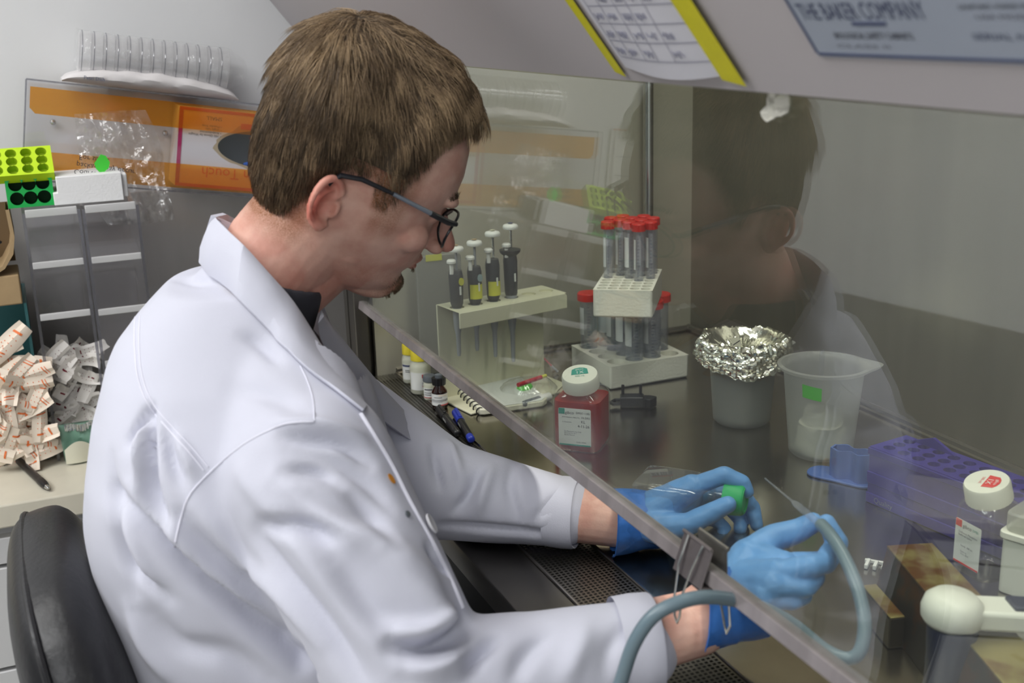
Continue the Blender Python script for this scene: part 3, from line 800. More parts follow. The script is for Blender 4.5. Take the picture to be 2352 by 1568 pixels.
clear_mat('sleeve_film', (1, 1, 1, 1), 0.05, 0.1, bump=.8, bs=30, haze=0.01, hazecol=(1, 1, 1, 1), edge=.1, expo=3)
sv = thing('clear_sleeve', 'crinkled clear plastic sleeve around the row of petri dishes', 'sleeve', M=ML @ T(pa.x, py_, pz))
m = MB(); rings = []; Lr = pb.x - pa.x
for k in range(61):
    u = k / 60; x = -.004 + (Lr + .034) * u; s_ = 1.03 if u < .9 else 1.03 - (u - .9) * 5.5
    rings.append([(x, rd * s_ * math.sin(a) * 1.0 + .002 * noise.noise(Vector((u * 18, a * 1.5, 1))), rd * s_ * math.cos(a) + .003 * noise.noise(Vector((u * 14, a * 2, 7)))) for a in [2 * PI * i / 28 for i in range(28)]])
m.loft(rings, cap=False).build('sleeve_film', 'sleeve_film', sv)

# crumpled clear bag hanging in front of the tray
a = ony(170, 262, SY - .03); b = ony(365, 262, SY - .03); cbt = ony(235, 520, SY - .03)
bw, bh = b.x - a.x, a.z - cbt.z
t = thing('clear_bag', 'crumpled clear plastic bag hanging in front of the orange strips', 'bag', (a.x, SY - .03, cbt.z))
def bagf(u, v, s_):
    x = (u * bw * (.82 + .18 * math.sin(v * 3)) + (.0 if v > .35 else (.35 - v) * .08)); z = v * bh
    n1 = noise.noise(Vector((u * 3, v * 3.5, s_))) * .016 + abs(noise.noise(Vector((u * 7, v * 8, s_ + 5)))) * .007 + abs(noise.noise(Vector((u * 13, v * 12, s_ + 9)))) * .0015
    return (x, n1 + (.012 if s_ else -.012) * math.sin(PI * u), z)
m = MB(); m.sheet(lambda u, v: bagf(u, v, 0), 46, 60); m.sheet(lambda u, v: bagf(u, v, 1), 30, 30)
m.build('bag_film', 'film', t, smooth=25)
tp = ony(190, 352, SY - .046)
for k, s_ in enumerate(('For single', 'package may occur', 'Courtesy one:', 'keep away')):
    P = ony((182, 176, 170, 166)[k], (355, 372, 388, 402)[k], SY - .055)
    lettering(t, s_, .0108, T(P.x, P.y, P.z) @ RX(PI / 2) @ RZ(-.22) @ Matrix.Diagonal((1, -1, 1, 1)), 'ink', world=True)
gs = ony(234, 377, SY - .058)
st = thing('green_sticker', 'small bright green sticker scrap on the hanging clear bag', 'sticker', tuple(gs))
mat('green_neon', rgb(70, 205, 60), 0.5)
MB().prism([(.0, .0145), (.007, .012), (.0115, .002), (.009, -.006), (.001, -.0125), (-.002, -.015), (-.009, -.006), (-.0105, .002), (-.004, .010)], 0, .0006, RX(PI / 2)).build('sticker_scrap', 'green_neon', st, smooth=0)

# notice sheet on the far wall left of the tray (outside the picture, seen mirrored in the sash)
nt_ = thing('wall_notice', 'white printed notice with orange lines pinned on the far wall', 'notice', M=T(-.235, WY - .002, 1.36) @ RX(PI / 2) @ RZ(-.18))
MB().box(.09, -.05, .0005, .20, .13, .001).build('notice_sheet', 'paper', nt_, smooth=0)
nl = MB()
for k in range(8): nl.box(.09, -.003 - k * .012, .0012, .17 - .03 * (k % 3), .0016, .0003)
nl.build('printed_lines', 'ink_grey', nt_, smooth=0)
nl = MB(); nl.box(.09, .011, .0012, .192, .0016, .0003); nl.box(.09, -.110, .0012, .192, .0016, .0003)
nl.build('orange_lines', 'print_touch', nt_, smooth=0)
# ------------------------------------------------------------------ on the cabinet's work surface
clear_mat('medium_red', (0.75, 0.08, 0.05, 1), 0.04, 0.08, haze=0.5, hazecol=(.85, .04, .025, 1))
clear_mat('amber_glass', (0.30, 0.10, 0.05, 1), 0.08, 0.03, haze=0.15, hazecol=(.1, .03, .02, 1))
mat('cap_white', rgb(228, 228, 216), 0.4, bump=.02, bs=200)
mat('label_white', rgb(226, 228, 224), 0.45)
mat('label_teal', rgb(36, 148, 132), 0.5)
mat('label_red', rgb(214, 44, 48), 0.5)
mat('cap_yellow', rgb(226, 208, 60), 0.4)
mat('cap_grey', rgb(96, 102, 108), 0.5)
mat('bottle_milk', rgb(214, 216, 196), 0.35, trans=0.15)
mat('marker_blue', rgb(32, 50, 150), 0.35)
mat('cap_red', rgb(208, 36, 30), 0.45)
mat('pip_dark', rgb(54, 56, 58), 0.45)
mat('pip_grey', rgb(150, 154, 160), 0.4)
mat('label_yellow', rgb(206, 206, 60), 0.5)
mat('board_grey', rgb(134, 134, 128), 0.5)
mat('foil', rgb(222, 224, 216), 0.16, 1.0, bump=.35, bs=120)
mat('rack_blue', rgb(72, 104, 172), 0.4, var=.06, vs=30)
mat('rack_purple', rgb(36, 22, 124), 0.5, var=0.18, vs=40, col2=rgb(50, 38, 136))
mat('stained_metal', rgb(158, 146, 92), 0.4, 0.6, var=0.3, vs=26, col2=rgb(112, 72, 30), thr=(.36, .52), bump=.1, bs=60)
mat('stained_dark', rgb(70, 64, 52), 0.4, 0.7, var=0.3, vs=30, col2=rgb(98, 64, 32), thr=(.36, .5))
mat('navy', rgb(22, 32, 58), 0.4)
mat('neon_green', rgb(84, 200, 60), 0.5)
mat('red_plastic', rgb(178, 30, 48), 0.4)
mat('tissue', rgb(240, 238, 226), 0.9, bump=.4, bs=120)

def rr_ring(w, h, r, z, n=5): return [(x, y, z) for x, y in roundrect(w, h, min(r, w / 2 - 1e-4, h / 2 - 1e-4), n)]
def circ_ring(r, z, n=24): # order matched to roundrect(n=5): 24 points
    out = []
    for a0 in (0, 90, 180, 270):
        for i in range(6):
            a = math.radians(a0 + 90 * i / 6 + 7.5); out.append((r * math.cos(a), r * math.sin(a), z))
    return out

def square_bottle(loc, rz, w, hb, hn, capr, caph, label, liquid, lm, lt, cap_rz, texts, lab_w=.044, lab_h=.050, lab_z=.034, tilt=(.28, 0)):
    t = thing('media_bottle', label, 'bottle', loc, rz)
    sh = hb - hn
    NK = T(0, 0, hb - .012) @ RX(tilt[0]) @ RY(tilt[1]) @ T(0, 0, -(hb - .012))
    rings = [rr_ring(w * .86, w * .86, .010, 0), rr_ring(w * .96, w * .96, .012, .002), rr_ring(w, w, .013, .007), rr_ring(w, w, .013, sh - .008), rr_ring(w * .97, w * .97, .014, sh), rr_ring(w * .88, w * .88, .018, sh + .005), [tuple(NK @ Vector(q)) for q in circ_ring(capr * .93, hb - .006)], [tuple(NK @ Vector(q)) for q in circ_ring(capr * .88, hb)]]
    MB().loft(rings).build('bottle_body', 'bottle_clear', t, smooth=50)
    if liquid:
        q = .0018; lz = liquid
        rings = [rr_ring(w * .84, w * .84, .010, q), rr_ring(w - 2 * q, w - 2 * q, .012, .008), rr_ring(w - 2 * q, w - 2 * q, .012, lz)]
        MB().loft(rings).build('medium', 'medium_red' if lm == 'red' else 'clear_plastic', t, smooth=50)
    c = thing_part = MB()
    n = 60; rings = []
    for z, r, k in ((0, capr * 1.02, 1), (caph * .9, capr * 1.0, 1), (caph, capr * .96, 0)):
        rings.append([((r + k * .0004 * (i % 2)) * math.cos(2 * PI * i / n), (r + k * .0004 * (i % 2)) * math.sin(2 * PI * i / n), hb - .004 + z) for i in range(n)])
    cap = MB().loft(rings, M=NK).build('cap', 'cap_white', t, smooth=30)
    zt = hb - .004 + caph + .0002
    CM = NK @ T(0, 0, zt) @ RZ(cap_rz)
    s_ = capr / .020
    dome = [(-.0095 * s_, -.001), (.0095 * s_, -.001), (.0085 * s_, .009 * s_), (.005 * s_, .0115 * s_), (0, .0125 * s_), (-.005 * s_, .0115 * s_), (-.0085 * s_, .009 * s_)]
    MB().prism(dome, 0, .0003, CM).build('cap_print', lt, cap, smooth=0)
    lettering(cap, '1X', .0075 * s_, CM @ T(0, .0005, .0004), 'label_white', align='CENTER')
    lettering(cap, 'gibco', .0042 * s_, CM @ T(0, .0078 * s_, .0004), 'label_white', align='CENTER')
    lettering(cap, '500 mL', .0036 * s_, CM @ T(0, -.0055 * s_, .0004), lt, align='CENTER')
    # label on the face that looks along -Y
    LM = T(0, -w / 2 - .0003, lab_z) @ RX(PI / 2)
    lb = MB().prism(roundrect(lab_w, lab_h, .002), 0, .0003, LM).build('label', 'label_white', t, smooth=0)
    MB().box(-lab_w / 2 + .0045, lab_h / 2 - .004, .0005, .008, .0075, .0002, LM).build('label_square', lt, lb, smooth=0)
    MB().box(0, -lab_h / 2 + .0012, .0005, lab_w * .96, .0018, .0002, LM).build('label_line', lt, lb, smooth=0)
    for (s, size, x, y, m) in texts:
        lettering(lb, s, size, LM @ T(x, y, .0006), m)
    return t

# bottle with red medium
rb = square_bottle(tuple(onz(1338, 1022, S)), math.radians(-43), .064, .086, .014, .0232, .0185,
    'square bottle of red medium with teal cap print by the white foam rack', .068, 'red', 'label_teal', math.radians(43) - .43,
    [('gibco', .0056, -.0125, .0175, 'ink'), ('RPMI Medium 1640 (1X)', .0023, -.0165, .0125, 'ink'), ('DMSO 1185', .0036, .0020, .0185, 'ink'), ('1% DRS', .0036, .0085, .0125, 'ink'),
     ('KL', .005, .0085, .0065, 'ink'), ('4-11-26', .005, .004, .0005, 'ink'), ('L-Glutamine', .0024, -.016, .006, 'ink_grey'),
     ('For Research Use Only\nStore at 2 to 8 C\nSterile filtered', .0024, -.014, -.0065, 'ink_grey'), ('Code 100ml', .0026, .002, -.0205, 'ink')], lab_w=.043, lab_h=.050, lab_z=.036)
# right bottle with red print
dv = onz(2275, 1325, .865) - onz(2205, 1285, .865)
rzb = math.atan2(dv.y, dv.x)
pbase = onz(2262, 1312, S)
wb = square_bottle(tuple(pbase), rzb, .050, .083, .012, .0215, .0195,
    'square clear bottle with red label and white cap behind the stained metal bar', 0, 'clear', 'label_red', -1.2,
    [('gibco', .0055, -.007, .016, 'ink'), ('DPBS', .0035, .006, .0165, 'label_teal'), ('Dulbecco Phosphate\nBuffered Saline', .0030, -.012, .0095, 'ink_grey'), ('Sterile  500 mL', .0026, -.008, -.004, 'ink_grey'), ('Store at\n15 to 30 C', .0026, -.008, -.010, 'ink_grey')], lab_w=.034, lab_h=.046, lab_z=.034)

# ---- tube racks of white foam
def tube(label, grp, r, L, capr, caph, open_, name='centrifuge_tube', hs=0):
    t = thing(name, label, 'tube', (0, 0, 0), 0, grp)
    prof = [(.0012, 0), (r * .55, L * .06), (r * .93, L * .13), (r, L * .16), (r, L - .004), (r - .001, L - .004), (r - .001, L * .16)]
    MB().lathe(prof, 20, cap=False).build('tube_body', 'tube_clear', t, smooth=50)
    n = 30; rings = []
    for z, k in ((L - caph, 1), (L - .0015, 1), (L, 0)):
        rings.append([((capr - (.001 if not k else 0) + k * .0005 * (i % 2)) * math.cos(2 * PI * i / n), (capr - (.001 if not k else 0) + k * .0005 * (i % 2)) * math.sin(2 * PI * i / n), z) for i in range(n)])
    MB().loft(rings).build('cap', 'cap_red', t, smooth=30)
    # white writing patch and graduation marks wrapped on the wall
    m = MB(); a0 = math.radians(200)
    def pf(u, v): a = a0 + (u - .5) * 1.3; return ((r + .0003) * math.cos(a), (r + .0003) * math.sin(a), L * (.42 + .38 * v))
    m.sheet(pf, 8, 1); m.build('writing_patch', 'patch_white', t, smooth=60)
    m = MB()
    for k in range(14):
        def gf(u, v, k=k): a = a0 + 1.0 + u * (.35 if k % 5 else .6); return ((r + .0003) * math.cos(a), (r + .0003) * math.sin(a), L * (.25 + .6 * k / 14) + v * .0006)
        m.sheet(gf, 3, 1)
    m.build('graduations', 'ink_blue', t, smooth=0)
    return t
clear_mat('tube_clear', (0.96, 0.965, 0.985, 1), 0.06, 0.08, haze=0.13, hazecol=(.8, .84, .92, 1))
mat('patch_white', rgb(222, 224, 226), 0.6)
lr = thing('foam_tube_rack', 'large white foam rack of big red-capped tubes on the steel surface', 'rack', (.763, 1.480, S + .0003), 0)
lw, lh, ld = .134, .134, .036
m = MB()
def foam_body(w, h, d, nx, ny, r, mx=.006):
    m = MB(); holed(m, w, h, nx, ny, r, d * .75, T(0, 0, d), 16, mx=mx, my=mx)
    m.add([(0, 0, 0), (w, 0, 0), (w, h, 0), (0, h, 0), (0, 0, d), (w, 0, d), (w, h, d), (0, h, d)], [(0, 1, 5, 4), (1, 2, 6, 5), (2, 3, 7, 6), (3, 0, 4, 7), (3, 2, 1, 0)])
    return m
foam_body(lw, lh, ld, 4, 4, .0138).build('foam_body', 'foam_white', lr, smooth=30, bevel=.0035, seg=3)
pw4 = (lw - .012) / 4
big = tube('large red-capped tube standing in the lower foam rack', 'large tubes in the lower foam rack', .0133, .113, .0168, .012, 0)
spots = [(i, j) for j in range(4) for i in range(4) if not (i == 0 and j < 3) and (i, j) != (3, 0)]
for k, (i, j) in enumerate(spots):
    o = big if k == 0 else copy_tree(big)
    o.matrix_basis = T(.763 + .006 + (i + .5) * pw4, 1.480 + .006 + (j + .5) * pw4, S + .011) @ RZ(rr.uniform(-.5, .5))
# upper rack
UZ = S + .011 + .113 + .0008
ua = Vector((.79, 1.402, UZ)); ul = Vector((.722, 1.450, UZ)) - ua; ul.normalize()
ux = -ul; uy = Vector((-ux.y, ux.x, 0))
uw, uh, ud = .084, .142, .040
UM = frame(ua + ul * uw, ux, uy)
ur = thing('foam_tube_rack', 'small white foam rack of narrow red-capped tubes stacked on the large tubes', 'rack', M=UM)
foam_body(uw, uh, ud, 5, 8, .0070, mx=.003).build('foam_body', 'foam_white', ur, smooth=30, bevel=.003, seg=3)
small = tube('narrow red-capped tube standing in the upper foam rack', 'narrow tubes in the upper foam rack', .0067, .116, .0098, .011, 0)
pu, pv = (uw - .006) / 5, (uh - .006) / 8
sp2 = [(i, j) for j in range(3, 8) for i in range(5) if (i + j) % 2 == 0 and not (j == 3 and i < 3)]
for k, (i, j) in enumerate(sp2):
    o = small if k == 0 else copy_tree(small)
    o.matrix_basis = UM @ T(.003 + (i + .5) * pu, .003 + (j + .5) * pv, .008) @ RZ(rr.uniform(-.9, .5) + .5)

# ---- pipette stand with four pipettes
mat('stand_cream', rgb(214, 212, 186), 0.45)
SZ = .995
A = Vector(onz(1003, 700, SZ)); B = Vector(onz(1243, 656, SZ)); A2 = Vector(onz(1033, 728, SZ))
B = A + (B - A).normalized() * .185
sx = (B - A).normalized(); sy = Vector((sx.y, -sx.x, 0)) # towards the camera
SM = frame(Vector((A.x, A.y, S + .0004)), sx, -sy)
st = thing('pipette_stand', 'cream bent-sheet pipette stand holding four dark pipettes', 'stand', M=SM)
hh = SZ - S - .0004; sd = .062; sl = .185
MB().box(sl / 2, .0015, hh / 2, sl, .003, hh).build('back_plate', 'stand_cream', st, bevel=.001)
m = MB(); holesx = [.022, .050, .080, .110, .138, .166]
cells = MB()
holed(cells, sl, sd, 6, 1, .0105, .003, T(0, -sd, hh), 20)
cells.add([(0, 0, hh - .003), (sl, 0, hh - .003), (sl, -sd, hh - .003), (0, -sd, hh - .003)], [])
cells.build('top_shelf', 'stand_cream', st, smooth=30)
MB().prism([(0, 0), (sl, 0), (sl, .019), (sl - .004, .023), (0, .023)], -.0015, .0015, T(0, -sd, hh - .023) @ RX(PI / 2)).build('front_lip', 'stand_cream', st, bevel=.001)
MB().box(sl / 2, -.04, .0015, sl, .085, .003).build('base_plate', 'stand_cream', st, bevel=.001)
lab = (('yellow', None), ('pale', 'yellow'), (None, 'yellow'), (None, None))
names = ('dark pipette with yellow dot nearest the left end of the stand', 'dark pipette with pale dot and yellow band, second in the stand', 'dark pipette with yellow band and no dot, third in the stand', 'dark pipette with flared collar, tallest and fourth in the stand')
mat('dot_pale', rgb(150, 170, 172), 0.5)
pxs = ((1043, 703), (1083, 694), (1121, 684), (1158, 676)); tops = (566, 553, 532, 516); tips = (818, 806, 821, 833)
for k in range(4):
    cx = (k + .5) * sl / 6 + .000; P = SM @ Vector((cx, -sd / 2, hh))
    P = Vector(onz(pxs[k][0], pxs[k][1], SZ)); 
    lp = SM.inverted() @ P; cx = (k + .5) * sl / 6; P = SM @ Vector((cx, -sd / 2, hh))
    zt = ony(pxs[k][0] - 4, tops[k], P.y).z - SZ; zb = SZ - ony(pxs[k][0] + 4, tips[k], P.y).z
    t = thing('pipette', names[k], 'pipette', M=T(P.x, P.y, SZ) @ RZ(math.atan2(sx.y, sx.x)))
    hb = zt - .034 - .006 * k * .5
    r = .0092
    # grip body, flatter at the sides, swelling towards the top
    rings = []
    for z, a, b in ((.0005, r * .8, r * .8), (.006, r, r), (hb * .5, r * 1.05, r * 1.12), (hb * .85, r * 1.1, r * 1.2), (hb, r * .95, r)):
        rings.append([(a * math.cos(q), b * math.sin(q), z) for q in [2 * PI * i / 20 for i in range(20)]])
    MB().loft(rings).build('grip', 'pip_dark', t, smooth=50)
    if k == 3:
        MB().lathe([(r, hb - .003), (r * 1.6, hb + .002), (r * 1.7, hb + .006), (r * .8, hb + .008)], 20).build('collar', 'pip_dark', t, smooth=40)
    MB().tube([(-.0085, -.004, hb - .004), (-.0085, -.004, hb + .012)], .003, 8).build('ejector_stem', 'white_plastic', t)
    MB().lathe([(.0052, 0), (.0066, .001), (.0066, .004), (.005, .006)], 16, T(-.0085, -.004, hb + .011)).build('ejector_button', 'white_plastic', t)
    MB().lathe([(.0019, 0), (.0019, zt - hb)], 10, T(0.002, 0, hb)).build('plunger_stem', 'chrome' if k > 1 else 'pip_grey', t)
    kb = MB().lathe([(.003, -.003), (.0105, -.001), (.0115, .002), (.0100, .005), (.0055, .0062), (.0001, .0062)], 20, T(0.002, 0, zt - .006)).build('plunger_knob', 'white_plastic', t, smooth=50)
    MB().lathe([(.004, 0), (.004, .0004)], 14, T(0.002, 0, zt + .0014)).build('knob_disc', ('cardboard', 'cardboard', 'cream_plastic', 'ink_blue')[k], kb)
    br = .0062 if k != 3 else .0085
    MB().lathe([(.0022, -zb), (.0030, -zb + .004), (.0036, -zb * .55), (.0052, -zb * .45), (br, -.02), (br, .004)], 16).build('barrel', 'pip_grey', t, smooth=50)
    def wrap(z0, z1, a0, da, rr_=r * 1.13):
        mm = MB(); mm.sheet(lambda u, v: (rr_ * math.cos(a0 + (u - .5) * da), rr_ * 1.08 * math.sin(a0 + (u - .5) * da), z0 + (z1 - z0) * v), 12, 1); return mm
    if lab[k][1]: wrap(.009, .030, -PI / 2, 2.6).build('yellow_band', 'label_yellow', t, smooth=60)
    if lab[k][0]:
        mm = MB(); mm.prism([(.0042 * math.cos(q), .0055 * math.sin(q)) for q in [2 * PI * i / 16 for i in range(16)]], 0, .0008, T(.002, -r * 1.24, hb * .72) @ RX(PI / 2)); mm.build('colour_dot', 'label_yellow' if lab[k][0] == 'yellow' else 'dot_pale', t)
    MB().box(.0005, -r * 1.17, hb * .48, .0026, .001, .012).build('volume_window', 'label_white', t)

# grey board leaning on the inner side wall, yellow sticker at its top
a = ony(960, 735, 1.69); b = ony(1062, 735, 1.69); c = ony(958, 590, 1.69)
t = thing('grey_board', 'grey plastic board standing behind the pipettes, yellow tag on its top edge', 'board', ((a.x + b.x) / 2, 1.69, S + .0005))
MB().prism(roundrect(b.x - a.x, c.z - S, .006), 0, .006, T(0, 0, (c.z - S) / 2) @ RX(PI / 2)).build('board', 'board_grey', t, bevel=.001)
MB().box(-.008, -.0066, c.z - S - .003, .026, .001, .010).build('yellow_tag', 'label_yellow', t)

# ---- small bottles at the far end
def round_bottle(name, label, px, base_y, top_y, rpx, bodym, capm, capfrac, lab_rows, neck=.8, capr=.85):
    P = Vector(onz(px, base_y, S)); P.z = S + .0004
    h = ony(px - 3, top_y, P.y).z - S
    r = rpx * (P - Vector((0, 0, CAMZ))).length / F
    t = thing(name, label, 'bottle', tuple(P), 0)
    hc = h * (1 - capfrac)
    MB().lathe([(r * .9, 0), (r, .002), (r, hc * .78), (r * .93, hc * .86), (r * neck, hc * .95), (r * neck, hc)], 28).build('bottle_body', bodym, t, smooth=50)
    n = 36
    rings = [[((q + .0003 * (i % 2)) * math.cos(2 * PI * i / n), (q + .0003 * (i % 2)) * math.sin(2 * PI * i / n), z) for i in range(n)] for q, z in ((r * capr, hc - .001), (r * capr, h - .002), (r * capr * .92, h))]
    MB().loft(rings).build('cap', capm, t, smooth=30)
    ang = math.atan2(-P.y, -P.x)
    mm = MB(); mm.sheet(lambda u, v: ((r + .0003) * math.cos(ang + (u - .5) * 2.3), (r + .0003) * math.sin(ang + (u - .5) * 2.3), hc * (.14 + .52 * v)), 16, 1)
    lb = mm.build('label', 'label_white', t, smooth=60)
    for (v0, v1, u0, u1, mt) in lab_rows:
        mm = MB(); mm.sheet(lambda u, v: ((r + .0006) * math.cos(ang + (u0 + (u1 - u0) * u - .5) * 2.3), (r + .0006) * math.sin(ang + (u0 + (u1 - u0) * u - .5) * 2.3), hc * (.14 + .52 * (v0 + (v1 - v0) * v))), 8, 1)
        mm.build('label_print', mt, lb, smooth=60)
    return t
round_bottle('reagent_bottle', 'rear yellow-capped bottle with a navy band on its label', 945, 876, 789, 19, 'bottle_milk', 'cap_yellow', .24, [(.86, .98, 0, 1, 'ink_blue'), (.6, .64, .2, .7, 'ink'), (.5, .54, .2, .6, 'ink')], capr=.9)
round_bottle('reagent_bottle', 'front yellow-capped bottle with red diamond hazard label', 968, 900, 802, 24, 'bottle_milk', 'cap_yellow', .22, [(.70, .9, .55, .7, 'ink_red'), (.70, .9, .75, .9, 'ink_red'), (.2, .24, .55, .9, 'ink_red'), (.3, .33, .55, .9, 'ink_grey'), (.4, .43, .55, .9, 'ink_grey')], capr=.85)
round_bottle('glass_vial', 'small clear vial with slate grey cap behind the brown bottle', 989, 916, 862, 15, 'bottle_milk', 'cap_grey', .2, [(.8, .9, .1, .8, 'ink'), (.5, .55, .1, .8, 'ink'), (.3, .35, .1, .6, 'ink'), (.02, .08, 0, 1, 'ink_red')], capr=1.02)
P = Vector(onz(1011, 936, S)); P.z = S + .0004
t = thing('brown_bottle', 'small amber glass bottle with black cap beside the black marker', 'bottle', tuple(P))
r = .0112
MB().lathe([(r * .9, 0), (r, .002), (r, .023), (r * .97, .026), (r * .5, .034), (r * .48, .038)], 28).build('bottle_body', 'amber_glass', t, smooth=60)
MB().lathe([(r * .93, .001), (r * .93, .021)], 24).build('dark_liquid', 'black_plastic', t)
n = 32
MB().loft([[((q + .0006 * (i % 2)) * math.cos(2 * PI * i / n), (q + .0006 * (i % 2)) * math.sin(2 * PI * i / n), z) for i in range(n)] for q, z in ((.0092, .035), (.0098, .042), (.0098, .0455))]).build('cap', 'black_plastic', t, smooth=30)
MB().lathe([(.0056, .0455), (.0056, .050), (.004, .0507)], 20).build('cap_top', 'cap_grey', t)
ang = math.atan2(-P.y, -P.x)
lbm = MB(); lbm.sheet(lambda u, v: ((r + .0003) * math.cos(ang + (u - .5) * 3.0), (r + .0003) * math.sin(ang + (u - .5) * 3.0), .006 + .017 * v), 16, 1)
lb = lbm.build('label', 'label_white', t, smooth=60)
for (v0, v1, u0, u1, mt) in ((.86, .95, .45, .9, 'packet_warm'), (.7, .74, .25, .6, 'ink'), (.5, .54, .1, .9, 'ink_grey'), (.4, .44, .1, .9, 'ink'), (.3, .33, .1, .6, 'ink_grey'), (.03, .11, .5, 1, 'label_red')):
    mm = MB(); mm.sheet(lambda u, v: ((r + .0006) * math.cos(ang + (u0 + (u1 - u0) * u - .5) * 3.0), (r + .0006) * math.sin(ang + (u0 + (u1 - u0) * u - .5) * 3.0), .006 + .017 * (v0 + (v1 - v0) * v)), 8, 1)
    mm.build('label_print', mt, lb, smooth=60)

def marker(label, a, b, bodym, capm, endm, rad=.0058):
    a = Vector(a); b = Vector(b); L_ = (b - a).length
    t = thing('marker_pen', label, 'marker', M=frame(a, b - a, (0, 0, 1)))
    Q = RY(PI / 2)
    MB().lathe([(rad * .8, 0), (rad * .95, .001), (rad, .004), (rad, L_ * .36)], 20, Q).build('cap', capm, t, smooth=50)
    MB().box(L_ * .18, rad * 1.1, 0, L_ * .3, .0022, .004).build('clip', capm, t, bevel=.0006)
    MB().lathe([(rad * .92, L_ * .36), (rad * .92, L_ * .88), (rad * .85, L_ * .885)], 20, Q).build('barrel', bodym, t, smooth=50)
    MB().lathe([(rad * .88, L_ * .88), (rad * .88, L_ * .985), (rad * .6, L_)], 20, Q).build('end_plug', endm, t, smooth=50)
    lettering(t, 'MARKER', .0048, T(L_ * .42, .0, rad * .95) , 'label_white')
    return t
marker('black marker pen lying beside the amber bottle', onz(1008, 938, S + .0062), onz(1052, 996, S + .0062), 'black_plastic', 'black_plastic', 'black_plastic')
marker('blue-capped marker pen lying next to the notebook binding', onz(1046, 946, S + .0062), onz(1083, 1010, S + .0062), 'black_plastic', 'marker_blue', 'marker_blue')

# spiral notebook
A = Vector(onz(1026, 880, S)); B = Vector(onz(1103, 956, S)); Cc = Vector(onz(1180, 941, S))
nx = (B - A).normalized(); L_ = (B - A).length
ny = Vector((-nx.y, nx.x, 0)); ny = ny if ny.dot(Cc - B) > 0 else -ny
NM = frame(Vector((A.x, A.y, S + .0042)), nx, ny)
t = thing('spiral_notebook', 'white spiral-bound notebook lying at the foot of the pipette stand', 'notebook', M=NM)
nw = .105
MB().prism([(0, 0), (L_ - .004, 0), (L_, .006), (L_, nw - .01), (L_ - .01, nw), (0, nw)], -.0038, .0058).build('pages', 'cream_paper', t, bevel=.002)
MB().prism([(0, .006), (L_ - .003, .006), (L_ - .001, .01), (L_ - .001, nw - .012), (L_ - .012, nw - .002), (0, nw - .002)], .0059, .0066).build('cover', 'label_white', t, bevel=.0004)
for k in range(11):
    x = .010 + k * (L_ - .016) / 10
    MB().tube([(x, .0055 * math.cos(q) + .002, .001 + .0055 * math.sin(q)) for q in [math.radians(20 + 320 * i / 12) for i in range(13)]], .0011, 6).build('spiral_ring', 'black_plastic', t)
lettering(t, 'Transfection', .0095, T(L_ * .12, nw * .52, .0068) @ RZ(-PI / 2 + PI), 'ink')

# clear pouch with small coloured things, on and behind the notebook
P = Vector(onz(1215, 905, S))
t = thing('clear_pouch', 'small clear pouch holding bright green pieces beside the notebook', 'pouch', (P.x, P.y, S + .001))
def pf2(u, v, s_):
    a = u * 2 * PI; rr_ = (.036 + .006 * noise.noise(Vector((math.cos(a) * 1.5, math.sin(a) * 1.5, 3)))) * math.sin(max(.02, v) * PI / 2)
    z = .026 * math.cos(v * PI / 2) * (1 + .3 * noise.noise(Vector((math.cos(a) * 2 * v, math.sin(a) * 2 * v, 6)))) + .003 * abs(noise.noise(Vector((u * 9, v * 9, 1))))
    return (rr_ * math.cos(a) * 1.3, rr_ * math.sin(a), max(.0003, z))
m = MB(); m.sheet(lambda u, v: pf2(u, v, 0), 40, 16); m.build('pouch_film', 'film', t, smooth=30)
m = MB()
for k in range(5): m.lathe([(.0001, -.006), (.006, -.004), (.007, 0), (.005, .005), (.0001, .006)], 10, T(-.012 + .006 * (k % 3), -.006 + .007 * (k // 2), .009) @ RX(k * 1.1))
m.build('green_pieces', 'neon_green', t, smooth=60)
a = Vector(onz(1190, 884, S + .036)); b = Vector(onz(1243, 866, S + .036))
a = a; 
t = thing('red_stick', 'short thick red stick on the clear pouch', 'stick', M=frame(a, b - a, (0, 0, 1)))
MB().tube([(0, 0, 0), ((b - a).length, 0, 0)], .0032, 10).build('stick', 'red_plastic', t)
MB().tube([((b - a).length, 0, 0), ((b - a).length + .010, 0, 0)], .0026, 10).build('yellow_end', 'label_yellow', t)
a = Vector(onz(1216, 790, S + .045)); b = Vector(onz(1267, 840, S + .012))
t = thing('red_rod', 'thin dark red rod leaning behind the red medium bottle', 'rod', M=frame(a, b - a, (0, 0, 1)))
MB().tube([(0, 0, 0), ((b - a).length, 0, 0)], .0012, 8).build('rod', 'red_plastic', t)
MB().lathe([(.0019, 0), (.0019, .014)], 10, T((b - a).length, 0, 0) @ RY(PI / 2)).build('rod_ferrule', 'pip_grey', t)
a = Vector(onz(1198, 930, S + .007)); b = Vector(onz(1256, 912, S + .007))
t = thing('white_ended_marker', 'dark grey marker with white end left of the red medium bottle', 'marker', M=frame(a, b - a, (0, 0, 1)))
ln = (b - a).length
MB().lathe([(.003, 0), (.005, .004), (.0055, .01), (.0055, ln * .72)], 16, RY(PI / 2)).build('barrel', 'cap_grey', t, smooth=50)
MB().lathe([(.0064, ln * .70), (.0064, ln * 1.1), (.0055, ln * 1.12)], 16, RY(PI / 2)).build('white_cap', 'white_plastic', t, smooth=50)

